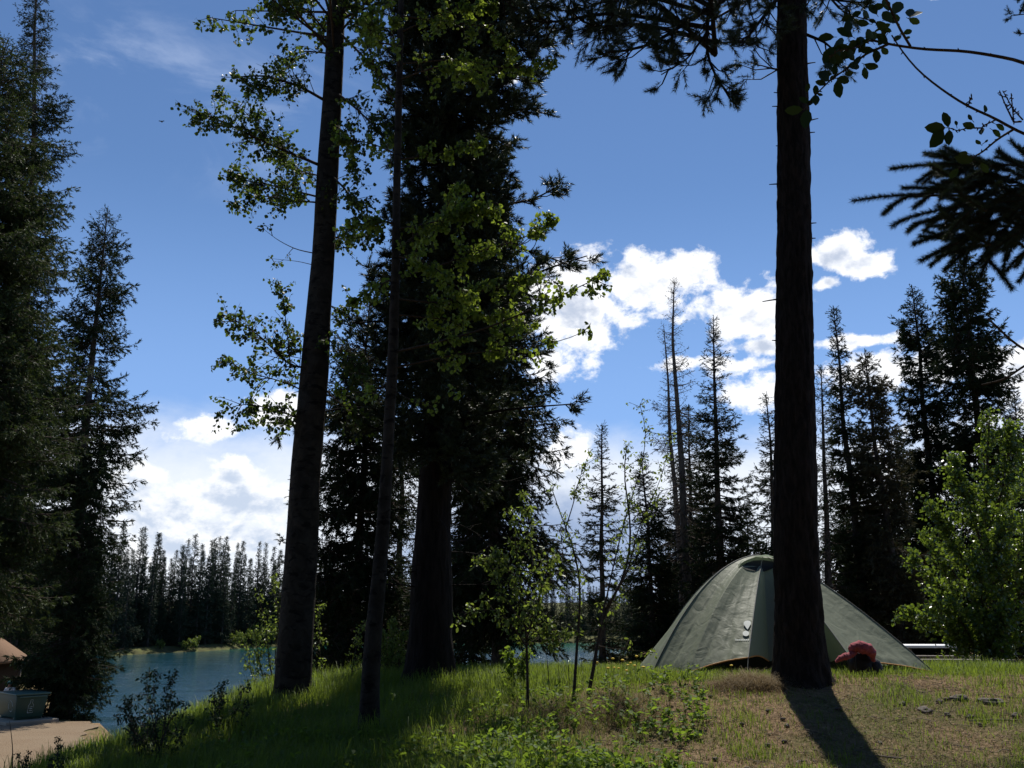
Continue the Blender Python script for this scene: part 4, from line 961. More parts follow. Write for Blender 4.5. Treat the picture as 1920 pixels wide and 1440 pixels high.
# vent with its hood
def patch(name, pts, mat, off=.006, centre=None):
    P = [on_tent(x, y, off) for x, y in pts]; P = [p for p in P if p is not None]
    c_ = on_tent(*centre, off) if centre else np.mean(P, 0)
    mb = MB(); V = np.array(P + [c_]); k = len(P)
    mb.add(V, [(i, (i + 1) % k, k) for i in range(k)]); return mb.build(name, M[mat], tent, smooth=True, origin=TP)
patch('vent_opening', [(1389, 1064), (1398, 1057), (1412, 1052), (1430, 1051), (1450, 1054), (1456, 1062), (1446, 1068), (1432, 1072), (1415, 1072), (1400, 1069)], 'dark_mesh', .008)
lo_ = [(1384, 1066), (1394, 1058), (1410, 1052), (1430, 1050), (1450, 1053), (1462, 1062)]; up_ = [(1384, 1060), (1396, 1051), (1410, 1046), (1430, 1044.5), (1450, 1046), (1464, 1056)]
Lp = [on_tent(x, y, .01) for x, y in up_]; Pp = [on_tent(x, y, o_) for (x, y), o_ in zip(lo_, (.0, .05, .08, .09, .07, .0))]
if all(p is not None for p in Lp + Pp):
    mb = MB(); mb.add(np.array(Lp + Pp), [(i, i + 1, i + 7, i + 6) for i in range(5)]); hd = mb.build('vent_hood', M['tent'], tent, smooth=True, origin=TP)
# printed mark: drop over disc, with a small line of letters
drop = [(x_ - 9, y_) for x_, y_ in [(1403.5, 1172), (1404, 1168), (1407, 1166), (1411, 1165.2), (1415, 1166), (1417.3, 1168), (1417, 1172), (1415, 1176), (1411, 1182), (1407.5, 1177)]]
patch('printed_drop', drop, 'print_white', .014, (1401.5, 1173))
patch('printed_disc', [(1399 + 6 * cos(a_), 1189.5 + 5 * sin(a_)) for a_ in np.linspace(0, 2 * pi, 16, endpoint=False)], 'print_white', .014, (1399, 1189.5))
mb = MB()
for k in range(9):
    x = 1379 + k * 3.3; a_, b_, c_, d_ = [on_tent(*q_, .006) for q_ in ((x, 1199.3), (x + 2.2, 1199.3), (x + 2.2, 1201.6), (x, 1201.6))]
    mb.add(np.array([a_, b_, c_, d_]), [(0, 1, 2, 3)])
mb.build('printed_letters', M['print_white'], tent, origin=TP)

# ------------------------------------------------------------------ lumpy solids
def lump(C, R3, seed, amp=.25, f=2.0, nu=36, nv=22, flat=None):
    a = np.linspace(0, 2 * pi, nu, endpoint=False); b = np.linspace(0, pi, nv); A_, B_ = np.meshgrid(a, b)
    d = np.stack([np.cos(A_) * np.sin(B_), np.sin(A_) * np.sin(B_), np.cos(B_)], -1)
    r = 1 + amp * 2 * (fbm(d[..., 0] * f + 5, d[..., 1] * f, d[..., 2] * f, seed, 4) - .5)
    V = d * r[..., None] * np.array(R3); V = V + np.array(C)
    ii = np.arange(nu * nv).reshape(nv, nu)
    return V.reshape(-1, 3), np.stack([ii[:-1], ii[1:], np.roll(ii, -1, 1)[1:], np.roll(ii, -1, 1)[:-1]], -1).reshape(-1, 4)
M['pink'] = plain('pink_cloth', (0.30, 0.075, 0.09), .85, .2, .2, 40, .8); M['bag'] = plain('black_bag', (0.006, 0.006, 0.008), .6, .4, .3, 20, .4)
M['stone'] = plain('stone', (0.10, 0.085, 0.07), .85, .3, .4, 14, .8)
YG = 10.15; bg_ = gp(1612, YG, 1262)
bag = thing('bag', 'black bag slumped on the grass against the tent', 'bag', bg_)
mb = MB(); mb.add(*lump((.035, .01, .12), (.15, .10, .17), 4, .2)); mb.build('bag_body', M['bag'], bag, smooth=True)
mb = MB(); mb.add(*lump((.15, -.03, .08), (.08, .07, .10), 6, .2)); mb.build('side_pocket', M['bag'], bag, smooth=True)
mb = MB(); tubes(mb, [[(-.08, -.12, .27), (-.10, -.17, .2), (-.10, -.16, .1), (-.07, -.12, .03)]], [[.010] * 4], 6); mb.build('strap', M['bag'], bag, smooth=True)
pk = thing('jacket', 'pink jacket draped over the black bag in front of the tent', 'jacket', bg_ + (0, 0, .2))
def cloth(cx_, cy_, cz_, rx, ry, rz, seed, a0, a1, bmax):
    mb = MB(); nu, nv = 40, 18; V = []
    for i in range(nu):
        a = a0 + (a1 - a0) * i / (nu - 1)
        for j in range(nv):
            b = bmax * j / (nv - 1); d = np.array((cos(a) * sin(b), sin(a) * sin(b), cos(b)))
            r = 1 + .35 * (float(fbm(d[0] * 2.2 + 3, d[1] * 2.2, d[2] * 2.2, seed)) - .5) + .05 * sin(a * 7 + seed) * sin(b)
            V.append(d * r * np.array((rx, ry, rz)) + (cx_, cy_, cz_))
    ii = np.arange(nu * nv).reshape(nu, nv); mb.add(np.array(V), np.stack([ii[:-1, :-1], ii[:-1, 1:], ii[1:, 1:], ii[1:, :-1]], -1).reshape(-1, 4)); return mb
def drape(pts, rr, seed):
    P = np.array([at(x, y, YG - .12 + d) for x, y, d in pts]) - (bg_ + (0, 0, .2)); K = 60; t0 = np.linspace(0, 1, len(P)); tt = np.linspace(0, 1, K)
    Q = np.stack([np.interp(tt, t0, P[:, i]) for i in range(3)], -1)
    for _ in range(6): Q[1:-1] = (Q[:-2] + Q[2:] + 2 * Q[1:-1]) / 4
    Rr = np.interp(tt, t0, rr) / F * YG; mb = MB(); sd = 28; tubes(mb, Q[None], Rr[None], sd, True)
    V = mb.V[0].reshape(K, sd, 3); n_ = fbm(tt[:, None] * 9 + 0 * V[..., 0], V[..., 2] * 14, V[..., 0] * 14, seed, 4) - .5
    mb.V[0] = (Q[:, None] + (V - Q[:, None]) * (1 + .9 * n_[..., None]) * np.array((1, 1.3, 1))).reshape(-1, 3); return mb
drape([(1596, 1232, 0), (1597, 1218, 0), (1604, 1213, -.02), (1616, 1212, -.03), (1628, 1218, -.02), (1636, 1228, 0), (1638, 1240, .02)], [3, 7, 10, 11, 10, 7, 3], 3).build('jacket_body', M['pink'], pk, smooth=True)
drape([(1567, 1241, -.02), (1576, 1234, -.02), (1588, 1230, -.02), (1598, 1227, -.02), (1606, 1220, 0)], [2, 5, 6, 6, 3], 8).build('sleeve', M['pink'], pk, smooth=True)

# ------------------------------------------------------------------ boxes helper
def box(mb, c, d, rot=0, taper=0.0, shear=0.0):
    x, y, z = [v / 2 for v in d]; P = []
    for sz in (-1, 1):
        k = 1 - taper if sz < 0 else 1
        for sx_, sy_ in ((-1, -1), (1, -1), (1, 1), (-1, 1)): P.append((sx_ * x * k + shear * sz, sy_ * y * k, sz * z))
    P = np.array(P); cr, sr = cos(rot), sin(rot); P = np.stack([P[:, 0] * cr - P[:, 1] * sr, P[:, 0] * sr + P[:, 1] * cr, P[:, 2]], -1) + np.array(c)
    mb.add(P, [(0, 3, 2, 1), (4, 5, 6, 7), (0, 1, 5, 4), (1, 2, 6, 5), (2, 3, 7, 6), (3, 0, 4, 7)])
def bev(o, w_=.006):
    md = o.modifiers.new('b', 'BEVEL'); md.width = w_; md.segments = 2; md.limit_method = 'ANGLE'; return o
# picnic table behind the tent
M['white_paint'] = plain('white_paint', (0.75, 0.76, 0.78), .5, .4, .05, 4, .1); M['grey_wood'] = plain('weathered_wood', (0.16, 0.14, 0.12), .8)
YT = 19.6; zt = at(1770, 1209, YT)[2]; xt = at(1768, 1209, YT)[0]; gz = float(H(xt, YT))
pt = thing('picnic_table', 'white topped picnic table standing behind the tent end and the poplar', 'picnic table', (xt, YT, gz))
pt.rotation_euler[2] = radians(-3)
hT = zt - gz
for k in range(4):
    mb = MB(); box(mb, (0, -.28 + k * .19, hT - .025), (2.05, .18, .05)); bev(mb.build('plank', M['white_paint'], pt))
for s in (-1, 1):
    mb = MB(); box(mb, (0, s * .72, hT * .6), (2.05, .26, .045)); bev(mb.build('seat', M['grey_wood'], pt))
    for q_ in (-1, 1):
        mb = MB(); tubes(mb, [[(s * .75, q_ * .62, 0), (s * .75, q_ * .2, hT - .06)]], [[.035, .035]], 6, True); mb.build('leg', M['grey_wood'], pt)
    mb = MB(); box(mb, (s * .75, 0, hT * .55), (.05, 1.6, .09)); bev(mb.build('crossbar', M['grey_wood'], pt))

# ------------------------------------------------------------------ green skip, pad, person, shelter
M['bin_green'] = plain('bin_green', (0.014, 0.055, 0.04), .45, .5, .1, 5, .15); M['bin_lid'] = plain('bin_lid', (0.06, 0.12, 0.095), .4, .5, .1)
M['concrete'] = plain('concrete', (0.30, 0.26, 0.20), .9, .2, .15, 6, .5); M['logo_grey'] = plain('logo_grey', (0.5, 0.55, 0.52), .6)
YB2 = 37.6; c0 = at(26, 1354, YB2); gz = -3.2 + .03; rot = radians(-42)
ctr_ = np.array((c0[0] + cos(rot + pi) * .95 + cos(rot + pi / 2) * .55 * 0 , YB2 + .85, gz))
ux = np.array((cos(rot), sin(rot), 0)); uy = np.array((-sin(rot), cos(rot), 0))
# near corner = centre + ux*a - uy*b
a_, b_ = .95, .6
ctr_ = np.array((c0[0], YB2, gz)) - ux * a_ + uy * b_
pad = thing('concrete_pad', 'pale concrete pad under the green bin', 'pad', ctr_); pad.rotation_euler[2] = rot
mb = MB(); box(mb, (.05, 0, .05), (2.5, 1.9, .14)); bev(mb.build('slab', M['concrete'], pad), .02)
mb = MB(); box(mb, (.05, -.97, .04), (2.5, .05, .16)); bev(mb.build('kerb_edge', M['concrete'], pad), .01)
du = thing('rubbish_bin', 'green metal bin with flared lid standing on the concrete pad', 'bin', ctr_ + (0, 0, .12)); du.rotation_euler[2] = rot
mb = MB(); box(mb, (0, 0, .50), (1.86, 1.2, .84), taper=.14); bev(mb.build('bin_body', M['bin_green'], du), .02)
mb = MB(); box(mb, (0, 0, .955), (2.0, 1.34, .06)); bev(mb.build('lid', M['bin_lid'], du), .012)
for sx_ in (-1, 1):
    mb = MB(); box(mb, (sx_ * .65, 0, .04), (.12, 1.0, .08)); mb.build('skid', M['bin_green'], du)
mb = MB(); box(mb, (.99, 0, .86), (.08, 1.0, .05)); bev(mb.build('lifting_bar', M['bin_lid'], du), .01)
def ribbon(mb, pts, w_, closed=False):
    """flat mark in the yz / xz plane given as 3D points, made of thin bars"""
    P = np.array(pts, float); tubes(mb, P[None], np.full((1, len(P)), w_), 4)
mb = MB()  # bottle outline on the end face
xe = lambda z: .93 * (1 - .14 * (1 - (z - .08) / .84)) + .004
ol = [(-.10, .25), (-.10, .52), (-.04, .62), (-.04, .74), (.04, .74), (.04, .62), (.10, .52), (.10, .25), (-.10, .25)]
ribbon(mb, [(xe(z), y, z) for y, z in ol], .009)
for z in (.33, .40, .47): ribbon(mb, [(xe(z), -.05, z), (xe(z), .06, z)], .010)
mb.build('printed_bottle', M['logo_grey'], du)
mb = MB(); ye = lambda z: -.60 * (1 - .14 * (1 - (z - .08) / .84)) - .004
for s0 in (0, 2 * pi / 3, 4 * pi / 3):
    ribbon(mb, [(.35 + .2 * cos(s0 + q_), ye(.5 + .2 * sin(s0 + q_)), .5 + .2 * sin(s0 + q_)) for q_ in np.linspace(0, 1.7, 8)], .010)
mb.build('printed_loop', M['logo_grey'], du)

# shelter
M['shingle'] = plain('shingles', (0.20, 0.125, 0.08), .9, .1, .25, 7, .6); M['dark_wood'] = plain('dark_wood', (0.07, 0.05, 0.035), .8)
YS = 44.5; ec = at(50, 1241, YS); SHc = np.array((ec[0] - 3.3, YS + 1.6, -3.2))
sh = thing('shelter', 'small open shelter with brown shingled roof at the left edge', 'shelter', SHc)
eh = ec[2] + 3.2
def roofmesh():
    mb = MB(); hw, hd_, rz = 1.9, 1.6, 1.5
    e = np.array([(-hw, -hd_, eh), (hw, -hd_, eh), (hw, hd_, eh), (-hw, hd_, eh), (-hw + 1.5, 0, eh + rz), (hw - 1.5, 0, eh + rz)])
    e2 = e - np.array((0, 0, .12)); mb.add(np.vstack([e, e2]), [(0, 1, 5, 4), (2, 3, 4, 5), (1, 0, 6, 7), (2, 1, 7, 8), (3, 2, 8, 9), (0, 3, 9, 6)]); mb.more([(1, 2, 5), (3, 0, 4), ], mb.n - 12)
    mb.more([(6, 9, 8, 7)], mb.n - 12)
    return mb
roofmesh().build('roof', M['shingle'], sh)
for sx_ in (-1, 1):
    for sy_ in (-1, 1):
        mb = MB(); box(mb, (sx_ * 1.55, sy_ * 1.25, (eh - .12) / 2), (.14, .14, eh - .12)); mb.build('post', M['dark_wood'], sh)
mb = MB(); box(mb, (0, 1.2, 1.0), (2.9, .06, 1.6)); mb.build('back_panel', M['dark_wood'], sh)

# person behind the bin
def skin_obj(name, verts, edges, radii, mat, parent, root=0, sub=2):
    me = bpy.data.meshes.new(name); me.from_pydata([tuple(v) for v in verts], edges, []); o = bpy.data.objects.new(name, me); col.objects.link(o); o.parent = parent
    sk = o.modifiers.new('skin', 'SKIN'); sk.use_smooth_shade = True
    if not me.skin_vertices: me.attributes.new  # noqa
    for i, r in enumerate(radii):
        v_ = me.skin_vertices[0].data[i]; v_.radius = r if hasattr(r, '__len__') else (r, r); v_.use_root = (i == root)
    sb = o.modifiers.new('sub', 'SUBSURF'); sb.levels = sub; sb.render_levels = sub
    me.materials.append(mat); return o
M['skin'] = plain('skin', (0.42, 0.24, 0.17), .6); M['shirt'] = plain('white_shirt', (0.7, 0.66, 0.62), .8); M['trousers'] = plain('dark_trousers', (0.03, 0.035, 0.05), .8); M['cap'] = plain('teal_cap', (0.03, 0.12, 0.11), .7)
pc = at(35, 1300, 40.6); PZ = -3.2
pers = thing('person', 'person in a dark teal cap and pale top bending behind the green bin', 'person', (pc[0], 40.0, PZ)); pers.scale = (.94, .94, .94)
me_test = None
def make_person():
    V = [(0, 0, .86), (0, -.02, 1.0), (0, -.10, 1.18), (0, -.16, 1.28), (0, -.20, 1.34),  # pelvis, waist, chest, neck base, neck
         (.10, 0, .80), (.12, -.04, .45), (.12, .03, .08), (.12, -.12, .03), (-.10, 0, .80), (-.13, .02, .45), (-.13, .08, .08), (-.13, -.07, .03),
         (.17, -.13, 1.22), (.24, -.18, 1.0), (.20, -.38, .92), (-.17, -.13, 1.22), (-.25, -.16, .98), (-.20, -.36, .90),
         (.19, -.46, .91), (-.19, -.44, .89), (0, -.22, 1.40), (0, -.24, 1.48)]
    E = [(0, 1), (1, 2), (2, 3), (3, 4), (0, 5), (5, 6), (6, 7), (7, 8), (0, 9), (9, 10), (10, 11), (11, 12), (2, 13), (13, 14), (14, 15), (2, 16), (16, 17), (17, 18), (15, 19), (18, 20), (4, 21), (21, 22)]
    Rr = [(.13, .10), (.12, .09), (.15, .10), (.07, .06), .05, .08, .055, .035, .03, .08, .055, .035, .03, .055, .04, .03, .055, .04, .03, .03, .03, (.085, .095), (.07, .085)]
    skin_obj('body', V, E, Rr, M['skin'], pers)
    skin_obj('shirt', [(0, -.005, .92), (0, -.03, 1.0), (0, -.10, 1.18), (0, -.15, 1.26), (.18, -.13, 1.22), (.24, -.18, 1.03), (-.18, -.13, 1.22), (-.25, -.16, 1.03)], [(0, 1), (1, 2), (2, 3), (2, 4), (4, 5), (2, 6), (6, 7)],
             [(.15, .12), (.14, .11), (.17, .12), (.08, .07), .07, .055, .07, .055], M['shirt'], pers)
    skin_obj('trousers', [(0, 0, .90), (0, 0, .82), (.11, 0, .76), (.12, -.04, .45), (.12, .03, .12), (-.11, 0, .76), (-.13, .02, .45), (-.13, .08, .12)], [(0, 1), (1, 2), (2, 3), (3, 4), (1, 5), (5, 6), (6, 7)],
             [(.145, .115), (.14, .11), .095, .07, .055, .095, .07, .055], M['trousers'], pers)
    mb = MB(); mb.add(*lump((0, -.225, 1.475), (.095, .11, .09), 3, .03)); cap = mb.build('cap', M['cap'], pers, smooth=True)
    mb = MB(); mb.add(*lump((0, -.30, 1.455), (.07, .10, .014), 3, .02)); mb.build('cap_brim', M['cap'], cap, smooth=True)
make_person()

# bird
M['bird'] = plain('bird_dark', (0.03, 0.03, 0.03), .8)
bp = at(303, 228, 60); bd = thing('bird', 'tiny dark bird flying high in the open sky at the left', 'bird', bp)
mb = MB(); mb.add(*lump((0, 0, 0), (.045, .14, .04), 2, .05, nu=12, nv=9)); mb.build('body', M['bird'], bd, smooth=True)
for s in (-1, 1):
    mb = MB(); mb.add([(s * .02, -.06, .01), (s * .02, .06, .01), (s * .16, .03, .06), (s * .24, -.03, .03), (s * .14, -.05, .06)], [(0, 1, 2, 3, 4)]); mb.build('wing', M['bird'], bd)

# ------------------------------------------------------------------ near branches at the upper right
Z8 = lambda x, y: (1450 + x / 2.88, y / 2.88)
YN = 1.9
root_p = at(2250, 420, 2.1)
nbt = thing('leafy_branch', 'near branch with oval leaves and knobbly twigs reaching in from the upper right', 'branch', root_p)
bm = MB(); lf = MB(); rng = np.random.default_rng(3)
NB = [([(2250, 420, .2), (2080, 220, .1), (1920, 115, 0), (1863, 104, 0), (1808, 95, 0), (1735, 93, 0), (1707, 89, 0), (1665, 83, 0), (1634, 75, 0)], .0062, .0028),
      ([(2250, 420, .2), (2050, 310, .1), (1920, 250, 0), (1898, 243, 0), (1867, 220, 0), (1828, 207, 0), (1797, 189, 0), (1756, 161, 0), (1724, 135, 0), (1707, 118, 0), (1695, 99, 0), (1679, 80, 0), (1672, 66, 0)], .0062, .0016),
      ([(1707, 87, 0), (1690, 59, -.02), (1676, 31, -.03), (1662, 0, -.05), (1640, -60, -.05)], .0030, .0025),
      ([(1665, 83, 0), (1624, 101, 0), (1589, 128, .02), (1558, 149, .02), (1530, 177, .03), (1512, 200, .03)], .0032, .0012),
      ([(1665, 83, 0), (1655, 60, .01), (1640, 40, .02), (1600, 30, .02), (1575, 40, .02)], .0022, .001),
      ([(1634, 75, 0), (1600, 90, -.03), (1570, 95, -.04), (1555, 110, -.04)], .0022, .001),
      ([(1900, 243, 0), (1880, 255, 0), (1867, 264, 0), (1842, 285, 0), (1815, 300, 0)], .0030, .0015),
      ([(1915, 228, 0), (1901, 229, 0), (1887, 201, 0), (1874, 170, 0)], .0022, .0012), ([(1901, 229, 0), (1898, 200, 0), (1896, 175, 0)], .0016, .0012), ([(1918, 225, 0), (1900, 205, 0), (1880, 170, 0)], .0018, .001),
      ([(1840, 240, 0), (1815, 240, 0), (1795, 245, 0), (1780, 240, 0)], .0018, .001), ([(1867, 225, 0), (1845, 235, 0), (1840, 240, 0)], .0018, .0014), ([(1815, 200, 0), (1818, 190, 0), (1822, 180, 0)], .0014, .0012),
      ([(2250, 420, .2), (2080, 600, .1), (1960, 675, 0), (1920, 657, 0), (1890, 635, 0), (1870, 612, 0), (1852, 597, 0)], .006, .0022),
      ([(2080, 600, .1), (1960, 665, 0), (1920, 686, 0), (1883, 712, 0), (1840, 722, 0)], .0045, .0018)]
for lst, r0, r1 in NB:
    Q = limb(bm, [at(x, y, YN + d) for x, y, d in lst], r0, r1, 7, 40)
    for q_ in Q[4::3]:   # buds
        d = rand_unit(rng, 1)[0]; e = q_ + d * .0075; tubes(bm, [[q_, (q_ + e) / 2, e]], [[.0016, .0016, .0005]], 5)
LV = [(740,95,735,40),(735,95,800,50),(730,100,790,125),(700,185,750,160),(690,190,655,215),(715,200,740,205),(555,265,560,330),(490,345,565,370),(490,360,500,425),(345,430,355,520),(340,425,415,435),(385,400,435,395),(320,400,245,400),
      (310,380,285,330),(330,250,275,330),(235,505,265,515),(230,510,230,560),(185,590,170,680),(160,590,70,600),(180,500,190,450),(400,360,470,350),(330,200,250,200),(620,170,560,120),(600,110,690,90),(540,230,500,160),(450,260,370,310),
      (430,200,350,150),(540,265,480,275),(945,690,925,605),(930,690,830,690),(920,700,860,785),(950,700,945,775),(1140,610,1150,565),(1075,650,1050,620),(1090,690,1030,670),(1200,670,1250,700),(1180,700,1230,735),(1120,780,1095,760),
      (1140,770,1160,755),(990,680,985,650),(1130,690,1120,720),(1080,870,990,850),(1120,880,1160,930),(1000,910,955,960),(1050,830,1010,830),(650,80,690,0),(620,60,600,-10),(560,80,520,20),(640,120,590,60),(480,260,420,220),
      (470,250,470,190),(400,300,320,310),(500,200,570,190),(380,340,300,300),(440,330,400,270),(560,180,610,230),(610,190,570,240),(300,440,250,380),(520,130,450,120),(360,280,350,200),(600,30,540,40),(410,180,400,110),
      (350,330,340,260),(470,300,440,350),(520,100,480,60),(390,240,330,270)]
C_, A_, S_ = [], [], []
for x0, y0, x1, y1 in LV:
    dd = rng.uniform(-.04, .04); a0_ = at(*Z8(x0, y0), YN + dd); a1_ = at(*Z8(x1, y1), YN + dd + rng.uniform(-.01, .01)); C_.append(a0_); A_.append(a1_ - a0_); S_.append(np.linalg.norm(a1_ - a0_))
for Q4 in (NB[3][0], NB[4][0], NB[5][0]):
    P4 = np.array([at(x, y, YN + d) for x, y, d in Q4])
    for _ in range(10):
        i = rng.integers(0, len(P4) - 1); u = rng.uniform(); p = P4[i] * (1 - u) + P4[i + 1] * u; d = rand_unit(rng, 1)[0]; C_.append(p); A_.append(d); S_.append(rng.uniform(.018, .03))
C_ = np.array(C_); A_ = unit(np.array(A_)); S_ = np.array(S_) * 1.05
view = unit(C_ - camp); Nn = unit(-view + rand_unit(rng, len(C_)) * .55)
leaves(lf, rng, C_, A_, Nn, S_, 'oval', .10)
tubes(bm, np.stack([C_ - A_ * .006, C_ + A_ * .002], 1), np.full((len(C_), 2), .0008), 4)
bm.build('twigs', M['twig'], nbt, smooth=True, origin=root_p); lf.build('foliage', M['near_leaf'], nbt, origin=root_p)

YN2 = 2.6; root_p = at(2150, 420, 2.75)
nsp = thing('spruce_branch', 'near spruce branch of dark brushy shoots hanging in from the right edge', 'branch', root_p)
bm = MB(); nd = MB()
SB = [[(1354, 880), (1200, 900), (900, 880), (640, 910)], [(1000, 890), (960, 870), (900, 835), (820, 830)], [(1000, 880), (930, 890), (850, 930), (775, 985)], [(1354, 960), (1100, 1000), (850, 1050), (690, 1055), (560, 1060), (430, 1085)],
      [(760, 1050), (700, 1070), (640, 1110), (595, 1155)], [(1150, 1000), (950, 1030), (800, 1010), (700, 1015)], [(1354, 1080), (950, 1120), (820, 1150), (720, 1170), (640, 1220)], [(1000, 1150), (880, 1190), (780, 1200), (725, 1250)],
      [(1200, 1120), (1100, 1150), (1000, 1200), (925, 1280)], [(1354, 1150), (1120, 1220), (1000, 1300), (910, 1360)], [(1300, 1180), (1200, 1300), (1130, 1400), (1060, 1450)], [(1354, 1200), (1290, 1330), (1260, 1400)],
      [(1100, 1230), (1000, 1340), (960, 1420)], [(1354, 900), (1280, 860), (1210, 820)], [(1200, 900), (1080, 860), (1000, 830), (960, 810)], [(1354, 1000), (1250, 960), (1130, 930), (1060, 930)], [(850, 1050), (800, 1090), (760, 1120)]]
shoots = [[Z8(*p) for p in l] for l in SB]
shoots += [[(1865, 420), (1844, 479), (1869, 503), (1898, 542)], [(1870, 420), (1800, 450), (1772, 472)], [(1880, 430), (1850, 490), (1838, 520)], [(1900, 430), (1885, 480), (1880, 520)], [(1860, 400), (1815, 470), (1806, 500)]]
for k in range(230):
    x = rng.uniform(1780, 2120); y = rng.uniform(300, 470) + (x - 1790) * .05; a = rng.uniform(2.2, 4.1); L = rng.uniform(35, 80)
    shoots.append([(x + 10, y - 8), (x + cos(a) * L * .5, y - sin(a) * L * .5), (x + cos(a) * L, y - sin(a) * L + 6)])
for k, l in enumerate(shoots):
    d0 = rng.uniform(-.25, .35) if k > 20 else rng.uniform(-.06, .06)
    Q = limb(bm, [at(x, y, YN2 + d0 + i * rng.uniform(-.02, .02)) for i, (x, y) in enumerate(l)], .0035, .0016, 5, 12)
    C0 = Q[:-1]; D0 = Q[1:] - Q[:-1]; LL = np.linalg.norm(D0, axis=1); 
    C1 = np.repeat(C0, 3, 0) + np.repeat(D0, 3, 0) * np.tile(np.array([0, .33, .66]), len(C0))[:, None]
    Kn = int(np.clip(28 * LL.mean() / .010, 20, 90))
    needles(nd, rng, C1, np.repeat(unit(D0), 3, 0), np.repeat(LL / 3, 3), Kn, .021, .0012, 42, 66)
mainb = limb(bm, [root_p, at(2000, 400, 2.7), at(1900, 380, 2.6), at(1800, 365, 2.6), at(1700, 368, 2.6)], .010, .003, 7, 24)
for k in range(14): limb(bm, [root_p, at(2010, rng.uniform(330, 460), 2.7), at(rng.uniform(1880, 1930), rng.uniform(330, 450), 2.6)], .005, .003, 5, 8)
bm.build('twigs', M['twig'], nsp, smooth=True, origin=root_p); nd.build('needles', M['pine_needle'], nsp, origin=root_p)

# pine whose branch tips show at the top right corner
YX = 13.0; XP = gp(2045, YX); r = thing('pine_tree', 'pine with only a few branch tips showing in the top right corner', 'tree', XP)
tb, TC, TR = trunk_geo([(2045, 1270), (2045, 1000), (2045, 500), (2045, 0), (2045, -500), (2045, -800)], [70, 58, 50, 38, 18, 8], YX, seed=54, rough=.07, rings=120, sides=40)
tb.build('trunk', M['pine_bark'], r, smooth=True, origin=XP)
brm, ndm = MB(), MB(); lim = []
AX = lambda lst: [at(x, y, YX + dy) for x, y, dy in lst]
for lst in ([(2062, 40, 0), (1990, 20, 0), (1930, 25, 0), (1895, 30, 0)], [(2065, 90, 0), (1990, 60, 0), (1930, 65, 0), (1905, 62, 0)], [(2060, -30, 0), (1980, -20, .2), (1910, 0, .2)], [(2070, 400, 0), (1990, 350, .1), (1945, 345, .1)],
            [(2070, 350, 0), (1985, 330, -.1), (1940, 320, -.1)], [(2070, 700, 0), (2000, 740, 0), (1940, 750, 0)]):
    lim.append(limb(brm, AX(lst), .02, .006, 6, 12))
lim2 = []  # unseen long limbs above the frame, added to throw dappled shade on the ground
for i in range(200):
    z = rng.uniform(11.3, 16.0); a = rng.uniform(.6, 1.25) * pi; L = rng.uniform(2.0, 4.6) * (1.25 - (z - 11.3) / 9); b = np.array((np.interp(z, TC[:, 2], TC[:, 0]), YX, z)); o_ = np.array((cos(a), sin(a), .05))
    if (z - .35 - EYE) / (YX + sin(a) * L) < .745 or (z - .35 - EYE) / (YX + max(0, sin(a)) * L * .5 + .3) < .745: continue
    lim2.append(limb(brm, [b, b + o_ * L * .5, b + o_ * L], .03, .007, 5, 8))
pine_sprays(brm, ndm, rng, lim2, sp=.16, tl=.5, tuft=.2, K=26, nl=.07, nw=.012, start=.25, sub=2)
pine_sprays(brm, ndm, rng, lim, sp=.12, tl=.28, tuft=.13, K=40, nl=.055, nw=.007, start=.3, sub=2)
brm.build('branches', M['pine_bark'], r, origin=XP); ndm.build('crown', M['pine_needle'], r, origin=XP)

# sunlit bushes on the far shore
fb = None
for k, (px, s_) in enumerate([(440, 1.0), (456, .8), (472, 1.3), (486, 1.5), (500, 1.2), (512, 1.6), (350, .7), (365, .8), (300, .6), (1065, .9), (1040, .7)]):
    a = at(px, 1205, 1.0)[0]; y = 80.0
    while float(WATER + 0.12) > float(H(a * y, y, False)) and y < 200: y += 0.25
    y += .6; P0 = g(a * y, y)
    if fb is None:
        fb = thing('bush', 'sunlit yellowish bush at the water edge under the far spruces', 'bush', P0, 'bushes on the far shore'); r_ = np.random.default_rng(5); sm, lm = MB(), MB()
        for q_ in range(9): Q = limb(sm, [(0, 0, 0), (r_.normal(0, .4), r_.normal(0, .3), .7), (r_.normal(0, .9), r_.normal(0, .6), r_.uniform(.9, 1.6))], .03, .01); leafy(sm, lm, r_, Q, 9, .5, .16, 5, .1, sub=1)
        sm.build('stem', M['twig'], fb); lm.build('foliage', M['sapling_leaf'], fb)
    else: dup(fb, P0, k * 1.1, (s_, s_))

